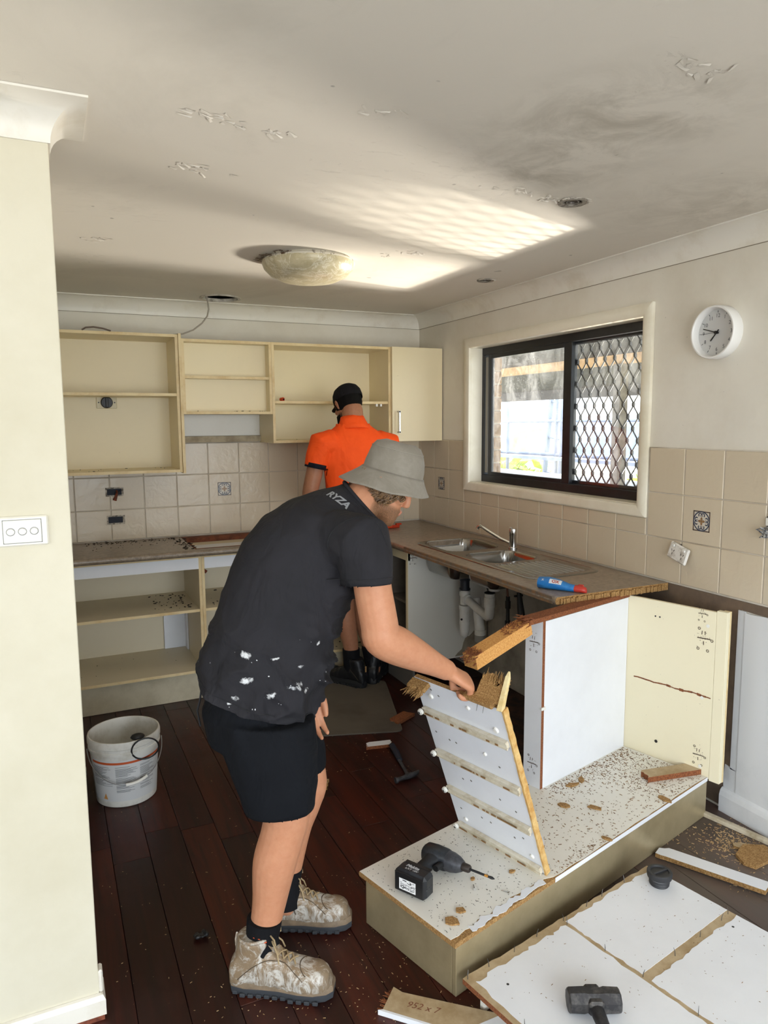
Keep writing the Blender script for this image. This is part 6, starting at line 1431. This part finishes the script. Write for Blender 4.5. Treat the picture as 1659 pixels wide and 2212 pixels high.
b = MB(); b.tube([W2((-2.113, -2.655, .86)), W2((-2.120, -2.655, .82)), W2((-2.128, -2.652, .79)), W2((-2.122, -2.66, .745))], .003, 6); b.build('cord', mat('black cord', '1A1A1E', .7), sho, smooth=50)
# socks
M_sock = fabric('black sock', '101013', '1A1A1E')
for (x, y), nm in (((-1.999, -2.815), 0), ((-1.866, -2.607), 1)):
    b = MB(); b.tube([W2((x+.008, y-.002, .205)), W2((x+.006, y-.002, .19)), W2((x+.001, y, .15)), W2((x+.002, y-.002, .08))], [.050, .050, .0475, .05], 26); so_ = b.build('sock', M_sock, man, smooth=60)
    bb2 = bvh_of(so_.data); q = random.Random(7)
    me = MB()
    for (u, v, w_, h_) in ((-.016, .004, .010, .004), (-.004, .0, .012, .004), (.008, .004, .010, .004), (-.02, .018, .004, .002), (-.006, .017, .006, .002)): me.add([(u, v, 0), (u+w_, v, 0), (u+w_, v+h_, 0), (u, v+h_, 0)], [(0, 1, 2, 3)])
    me = me.mesh('sock_mark'); drape(me, bb2, W2((x, y, .16))+NV*.03, FV, ZV, .001, 0); me.materials.append(mat('orange thread', 'D2552A', .7)); link('sock_mark', me, so_)

# boots
def boot(parent, heel, ang, mats, laces=True, mirror=1, h=.155, seed=1):
    m_up, m_mid, m_sole, m_lace = mats
    root = thing('boot', None, None, V(heel)-parent.location, ang); root.parent = parent
    OUT = [(0, .0, .012), (.012, .026, 0), (.05, .036, 0), (.10, .035, 0), (.15, .037, 0), (.20, .046, 0), (.245, .047, 0), (.28, .036, 0), (.298, .018, .01)]
    def outline(off, z): 
        L_ = [(x+(off if x > .15 else -off)*(.6 if .02 < x < .28 else 1), w+off+(.003 if 0 else 0)) for x, w, _ in OUT]
        return [(x, w*(1.0 if mirror > 0 else .92), z) for x, w in L_]+[(x, -w*(.92 if mirror > 0 else 1.0), z) for x, w in L_[::-1]]
    b = MB(); b.loft([outline(.0, .0), outline(.003, .004), outline(.004, .020), outline(.003, .025)]); sole = b.build('sole', m_sole, root, smooth=35)
    lugs = MB()
    for i in range(12):
        x = .02+i*.0235; w = [o[1] for o in OUT if o[0] <= x+.02][-1]
        for s in (-1, 1): lugs.box((x-.008, s*(w+.002)-.004, .0), (x+.008, s*(w+.002)+.004, .011), ch=.002)
    lugs.build('tread', m_sole, sole)['kind'] = 'stuff'
    b = MB(); b.loft([outline(.004, .024), outline(.0035, .032), outline(.001, .040), outline(-.004, .043)]); b.build('rand', m_mid, root, smooth=35)
    b = MB(); R = []
    for x, zt, w in ((.000, .075, .020), (.006, .095, .029), (.022, .115, .036), (.05, .145, .0375), (.08, h, .0385), (.105, h-.008, .0385), (.13, .132, .0395), (.155, .114, .042), (.18, .100, .046), (.21, .088, .0495), (.245, .081, .0485), (.272, .072, .041), (.288, .060, .030), (.297, .048, .017)):
        P = []
        for k in range(20):
            t = 2*PI*k/20; c_, s_ = math.cos(t), math.sin(t); zz_ = (.014+zt)/2+(zt-.014)/2*math.copysign(abs(s_)**.62, s_); nar = 1-.22*smst(zz_, .06, .15)*(x > .1); P.append((x, w*nar*math.copysign(abs(c_)**.7, c_), zz_))
        R.append(P)
    b.loft(R); b.loft([ell((cx, 0, z), V((r, 0, 0)), V((0, w, 0)), 22, .95) for cx, z, r, w in ((.055, .06, .050, .036), (.063, .11, .049, .039), (.074, h, .050, .0435), (.075, h+.010, .047, .041))])
    b.ball((.245, 0, .06), (.048, .044, .03), 18, 10)
    up = solid(b, .003, 4); 
    qn = seed*3.7
    displace(up, lambda co, n_: .0016*noise.noise(co*30+V((qn, 0, 0)))+.0022*((1-abs(noise.noise(V((co.x*34, co.y*9, co.z*16+qn)))))**3-.4)*smst(co.x, .09, .14)*(1-smst(co.x, .2, .24)))
    up.materials.append(m_up); upo = link('upper', up, root)
    b = MB(); b.tube([V(p) for p in ell((.075, 0, h+.009), V((.046, 0, .004)), V((0, .040, 0)), 28)], .005, 8, closed=True); b.build('collar', m_up, upo, smooth=60)
    bu = bvh_of(up)
    def on_top(x, y, lift=.003):
        hh = bu.ray_cast(V((x, y, .4)), V((0, 0, -1))); return (hh[0]+V((0, 0, lift))) if hh[0] is not None else V((x, y, .1))
    sm_ = MB()
    for y_ in (-.036, .036):
        P = []
        for k in range(15):
            t = k/14; x = .03+.19*t; z = .05+.075*math.sin(t*PI*.9)*(1-.3*t); hh = bu.ray_cast(V((x, y_*3, z)), V((0, -y_, 0)).normalized()); 
            if hh[0] is not None: P.append(hh[0])
        if len(P) > 3: sm_.tube(P, .0013, 5)
    P = [on_top(.235-.03*math.cos(t), .040*math.sin(t), 0) for t in [-1.3+k*.2 for k in range(14)]]; sm_.tube(P, .0014, 5); sm_.build('seams', mat('dark seam', '4E4030', .8), upo, smooth=50)
    if laces:
        b = MB(); xs_ = [.195, .178, .161, .145, .13, .117]
        for i in range(len(xs_)-1):
            for s in (-1, 1):
                a0, a1 = on_top(xs_[i], s*.017), on_top(xs_[i+1], -s*.017); mid = on_top((xs_[i]+xs_[i+1])/2, 0, .006); b.tube([a0, a0.lerp(mid, .6)+V((0, 0, .001)), mid, mid.lerp(a1, .4)+V((0, 0, .001)), a1], .0024, 6)
        k0 = V((.112, 0, h+.004)); 
        for s in (-1, 1):
            b.tube([k0, k0+V((.012, s*.02, .02)), k0+V((.028, s*.034, .016)), k0+V((.03, s*.03, -.002)), k0+V((.012, s*.012, .0)), k0], .0024, 6)
            b.tube([k0, k0+V((.018, s*.016, -.006)), k0+V((.034, s*.028, -.03)), k0+V((.04, s*.036, -.055))], .0024, 6)
        b.ball(k0, .006, 8, 6); b.build('laces', m_lace, root, smooth=50)
        tg = MB(); tg.loft([[(x, -w, z), (x+.002, -w*.4, z+.004), (x+.002, w*.4, z+.004), (x, w, z), (x-.004, w*.4, z), (x-.004, -w*.4, z)] for x, z, w in ((.15, .118, .018), (.13, .135, .021), (.115, h, .024), (.108, h+.02, .024), (.104, h+.026, .018))]); tg.build('tongue', m_up, root, smooth=50)
    pt = MB(); pt.tube([(.022, -.008, h-.03), (.020, -.007, h-.004), (.022, 0, h+.010), (.020, .007, h-.004), (.022, .008, h-.03)], .003, 6); pt.build('pull_tab', m_up, root, smooth=50)
    return root
def leather_fn(n, c):
    w = n.co(); f = n.noise(n.mapping(w, (1, 1, .6)), 20, 7, .8, 1.5); k = n.ramp(f, [(.47, (0, 0, 0)), (.57, (1, 1, 1))]); n.bump(n.noise(w, 120, 4, .7), .3, .002); g = n.ramp(n.noise(w, 11, 5, .7), [(.4, (0, 0, 0)), (.65, (1, 1, 1))])
    return n.mix(n.math('MULTIPLY', k, .7), n.mix(n.math('MULTIPLY', g, .6), c, '6E6456'), 'D4D2CC')
M_leather = mat('paint-splashed tan leather', '8C765C', .42, fn=leather_fn); M_rand = mat('tan rand', '83705A', .6, var=('6A5A48', 20, .4, .65)); M_sole = mat('dark grey rubber', '303338', .7); M_lace = mat('tan laces', 'A58F6C', .8)
boot(man, (-2.085, -2.782, .0008), math.radians(-31), (M_leather, M_rand, M_sole, M_lace), True, 1, .158, 1)
r_ = boot(man, (-1.945, -2.566, .0008), math.radians(-24), (M_leather, M_rand, M_sole, M_lace), True, -1, .158, 2)
b = MB(); b.box((.10, -.0425, .06), (.106, -.0415, .13)); z_ = MB().tube([(.125, -.043, .065), (.112, -.042, .10), (.10, -.040, .135)], .002, 6); z_.build('zip', mat('brown zip', '4E4438', .6), r_, smooth=40)

# ---- the man in orange, seen from behind
M2O = V((-.80, -.70, 0)); man2 = thing('person', 'man in an orange work polo and black cap standing at the back cupboards', 'person', M2O)
def W3(p): return V(p)-M2O
b = MB(); X_, Y_ = V((1, 0, 0)), V((0, 1, 0)); yl = math.radians(-8)
TR2 = [((-.80, -.705, .90), .186, .136), ((-.80, -.70, 1.0), .182, .130), ((-.80, -.69, 1.12), .172, .115), ((-.80, -.685, 1.25), .185, .12), ((-.795, -.68, 1.38), .205, .125), ((-.79, -.675, 1.47), .215, .12), ((-.79, -.67, 1.53), .20, .105), ((-.795, -.665, 1.575), .14, .085), ((-.80, -.66, 1.61), .085, .07)]
b.loft([ell(W3(c), X_*w*.78, Y_*d*.78, 24, .9) for c, w, d in TR2])
limb(b, [(W3((-.875, -.70, .88)), .07), (W3((-.887, -.70, .70)), .075), (W3((-.885, -.695, .52)), .062), (W3((-.875, -.70, .40)), .060), (W3((-.850, -.70, .26)), .048), (W3((-.838, -.695, .13)), .041), (W3((-.838, -.69, .08)), .042)], 18)
limb(b, [(W3((-.725, -.69, .88)), .07), (W3((-.722, -.68, .70)), .075), (W3((-.745, -.665, .52)), .062), (W3((-.745, -.665, .40)), .060), (W3((-.720, -.68, .26)), .048), (W3((-.702, -.70, .13)), .041), (W3((-.695, -.706, .08)), .042)], 18)
s2L, e2L, w2L = W3((-1.02, -.69, 1.49)), W3((-1.085, -.68, 1.21)), W3((-.98, -.44, 1.16)); s2R, e2R, w2R = W3((-.565, -.67, 1.48)), W3((-.50, -.64, 1.22)), W3((-.62, -.42, 1.14))
for s_, e_, w_ in ((s2L, e2L, w2L), (s2R, e2R, w2R)): limb(b, [(s_.lerp(W3((-.79, -.67, 1.46)), .3), .05), (s_+V((0, 0, -.01)), .050), (s_.lerp(e_, .5), .050), (e_, .047), (e_.lerp(w_, .3), .048), (e_.lerp(w_, .7), .036), (w_, .029)], 18)
for w_, s_ in ((w2L, -1), (w2R, 1)): hand(b, w_, (-.25*s_, .9, -.25), (0, .2, 1), (s_, 0, 0), [c3(25, 30, 20)]*4, 0, 1.0, .04, thumb=[((.8, -.2, .6), .034, .0125), ((.95, -.2, .2), .034, .0108), ((1, -.2, 0), .026, .0085)])
h2 = math.radians(24); HX2 = Y_*math.cos(h2)-ZV*math.sin(h2)+X_*-.12; HX2.normalize(); HY2 = V((HX2.y, -HX2.x, 0)).normalized(); HZ2 = HY2.cross(HX2).normalized()*1.0
if HZ2.z < 0: HZ2 = -HZ2
HO2 = W3((-.80, -.60, 1.715)); HM2 = Matrix((HX2, -HY2, HZ2)).transposed().to_4x4(); HM2.translation = HO2
def Hh(x, y, z): return HM2 @ V((x, y, z))
head(b, Hh, HM2, [(W3((-.795, -.67, 1.56)), .075), (W3((-.797, -.655, 1.62)), .066), (Hh(-.03, 0, -.04), .062), (Hh(-.012, 0, .0), .056)])
body2 = solid(b, .0052, 4, .5); HM2i = HM2.inverted()
def tint2(co):
    h = HM2i @ co
    if h.length < .16:
        for s in (-1, 1):
            if (h-V((.094, s*.031, .012))).length < .009: return (.02, .015, .012, .9)
        if h.z < -.035 and h.x > .0: return (.012, .01, .009, .95*smst(-h.z, .03, .045))
        if h.x < .03 and h.z > -.02 and abs(h.y) < .071: return (.012, .010, .009, .97*smst(h.z, -.035, -.015))
    return (.5, .2, .12, 0)
vcol(body2, tint2); body2.materials.append(skin_mat('tanned skin', 'A87458', '8E5C42')); link('body', body2, man2)
hb = MB(); hb.loft([ell(Hh(-.004, 0, z), HM2.to_3x3() @ V((rx, 0, 0)), HM2.to_3x3() @ V((0, ry, 0)), 26) for z, rx, ry in ((-.03, .080, .062), (-.015, .094, .073), (.01, .100, .0775), (.04, .1005, .078))]); hair2 = hb.build('hair', mat('short black hair', '0A0807', .85, spec=.2, bump=(500, .3, .002)), man2, smooth=60)
q = random.Random(5); bb3 = MB()
bb3.loft([ell(Hh(x, 0, z), HM2.to_3x3() @ V((rx, 0, 0)), HM2.to_3x3() @ V((0, ry, 0)), 20) for x, z, rx, ry in ((.045, -.045, .058, .066), (.055, -.08, .058, .062), (.06, -.11, .048, .05), (.06, -.13, .03, .03))]); bb3.build('beard', mat('short black hair', '15110F'), man2, smooth=60)
cp = MB(); cp.loft([ell(Hh(-.006, 0, z), HM2.to_3x3() @ V((rx, 0, 0)), HM2.to_3x3() @ V((0, ry, 0)), 36) for z, rx, ry in ((.032, .1065, .085), (.05, .1075, .086), (.08, .102, .082), (.105, .085, .070), (.122, .058, .048), (.131, .025, .02), (.132, .002, .002))], caps=False); M_cap = fabric('black cap cotton', '141316', '1E1C20'); cap = cp.build('cap', M_cap, man2, smooth=60)
cp = MB(); cp.loft([[tuple(Hh(.085*math.cos(t)+r*(math.cos(t)), (.07+.01*r)*math.sin(t), .034-.25*r*r-.02*abs(math.sin(t))**2)) for t in [-1.35+k*.225 for k in range(13)]] for r in (.01, .04, .07, .085)], closed=False); pk = cp.build('peak', M_cap, cap, smooth=60); ds = pk.modifiers.new('t', 'SOLIDIFY'); ds.thickness = .003
MB().ball((0, 0, 0), (.006, .006, .003), 10, 6).build('button', M_cap, cap, loc=Hh(-.006, 0, .133))
# polo
b = MB(); b.loft([ell(W3(c), X_*w, Y_*d, 30, .9) for c, w, d in TR2])
cuL, cuR = s2L.lerp(e2L, .42), s2R.lerp(e2R, .42)
for s_, c_ in ((s2L, cuL), (s2R, cuR)): sleeve(b, [(s_.lerp(W3((-.79, -.67, 1.5)), .3), .085), (s_, .078), (s_.lerp(c_, .6), .068), (c_+(c_-s_).normalized()*.012, .062)])
po = solid(b, .006, 7, .5)
displace(po, lambda co, n_: .008*((1-abs(noise.noise(V((co.x*9+co.z*2.5*(1 if co.x < 0 else -1), co.y*6, co.z*1.6)))))**3-.45)*smst(1.55-co.z, 0, .2)+.003*noise.noise(V((co.x*20, co.y*10, co.z*6))))
open_caps(po, [(cuL+(cuL-s2L).normalized()*.012, (cuL-s2L).normalized(), .08), (cuR+(cuR-s2R).normalized()*.012, (cuR-s2R).normalized(), .08), (W3((-.80, -.66, 1.61)), ZV, .10)])
trim(po, W3((-.80, -.705, .915)), V((0, 0, -1)))
M_or = fabric('fluorescent orange knit', 'FF5A1E', 'F24C14', rough=.7); polo = garment('polo_shirt', po, M_or, man2)
b = MB(); b.loft([ell(W3((-.80, y, z)), X_*rx, Y_*ry+ZV*-.012, 32) for z, y, rx, ry in ((1.585, -.668, .088, .075), (1.61, -.662, .078, .066), (1.635, -.654, .070, .060), (1.648, -.650, .068, .058))], caps=False); cl_ = b.build('collar', M_or, polo, smooth=60); ds = cl_.modifiers.new('t', 'SOLIDIFY'); ds.thickness = .004
b = MB(); b.loft([ell(W3((-.80, y, z)), X_*rx, Y_*ry+ZV*-.012, 32) for z, y, rx, ry in ((1.575, -.676, .104, .086), (1.60, -.668, .092, .076), (1.63, -.658, .078, .066), (1.649, -.651, .0715, .061))], caps=False); cl_ = b.build('collar_fold', M_or, polo, smooth=60); ds = cl_.modifiers.new('t', 'SOLIDIFY'); ds.thickness = .003
M_navy = fabric('navy rib', '12151F', '1B1F2C')
for s_, c_ in ((s2L, cuL), (s2R, cuR)):
    d_ = (c_-s_).normalized(); b = MB(); b.tube([c_-d_*.006, c_+d_*.022], [.0640, .0625], 30, caps=False); q_ = b.build('cuff', M_navy, polo, smooth=60); ds = q_.modifiers.new('t', 'SOLIDIFY'); ds.thickness = .004; ds.offset = 0
b = MB(); b.loft([ell(W3(c), X_*w, Y_*d, 26, .9) for c, w, d in (((-.80, -.70, .74), .12, .09), ((-.80, -.70, .80), .165, .115), ((-.80, -.70, .88), .162, .112), ((-.80, -.70, .98), .145, .10))])
for cs in ((((-.885, -.70, .565), .088), ((-.888, -.70, .65), .094), ((-.885, -.70, .80), .10)), (((-.738, -.67, .565), .082), ((-.73, -.675, .65), .09), ((-.715, -.69, .80), .10))): b.loft([ell(W3(c), X_*r*.92, Y_*r, 22, .95) for c, r in cs])
s2 = solid(b, .0065, 6, .5); open_caps(s2, [(W3((-.885, -.70, .565)), V((0, 0, -1)), .12), (W3((-.738, -.67, .565)), V((0, 0, -1)), .12)]); garment('shorts', s2, fabric('navy black twill', '0C0E13', '13161C'), man2)
for p_ in (((-.846, -.70), (-.838, -.69)), ((-.712, -.688), (-.697, -.704))):
    MB().tube([W3((*p_[0], .235)), W3((*p_[0], .22)), W3((*p_[1], .10))], [.053, .053, .05], 24).build('sock', M_sock, man2, smooth=60)
M_bl = mat('black boot leather', '131418', .45, bump=(120, .25, .002)); M_bl2 = mat('black boot rubber', '1A1C20', .6)
r1_ = boot(man2, (-.795, -.80, .0092), math.radians(118), (M_bl, M_bl2, M_bl2, M_bl), False, 1, .16, 5); boot(man2, (-.742, -.762, .0092), math.radians(52), (M_bl, M_bl2, M_bl2, M_bl), False, -1, .16, 6)
MB().box((.0, -.006, .10), (.002, .006, .135)).build('heel_tab', mat('tan tab', 'B08A5A', .7), r1_, loc=(-.004, 0, 0))
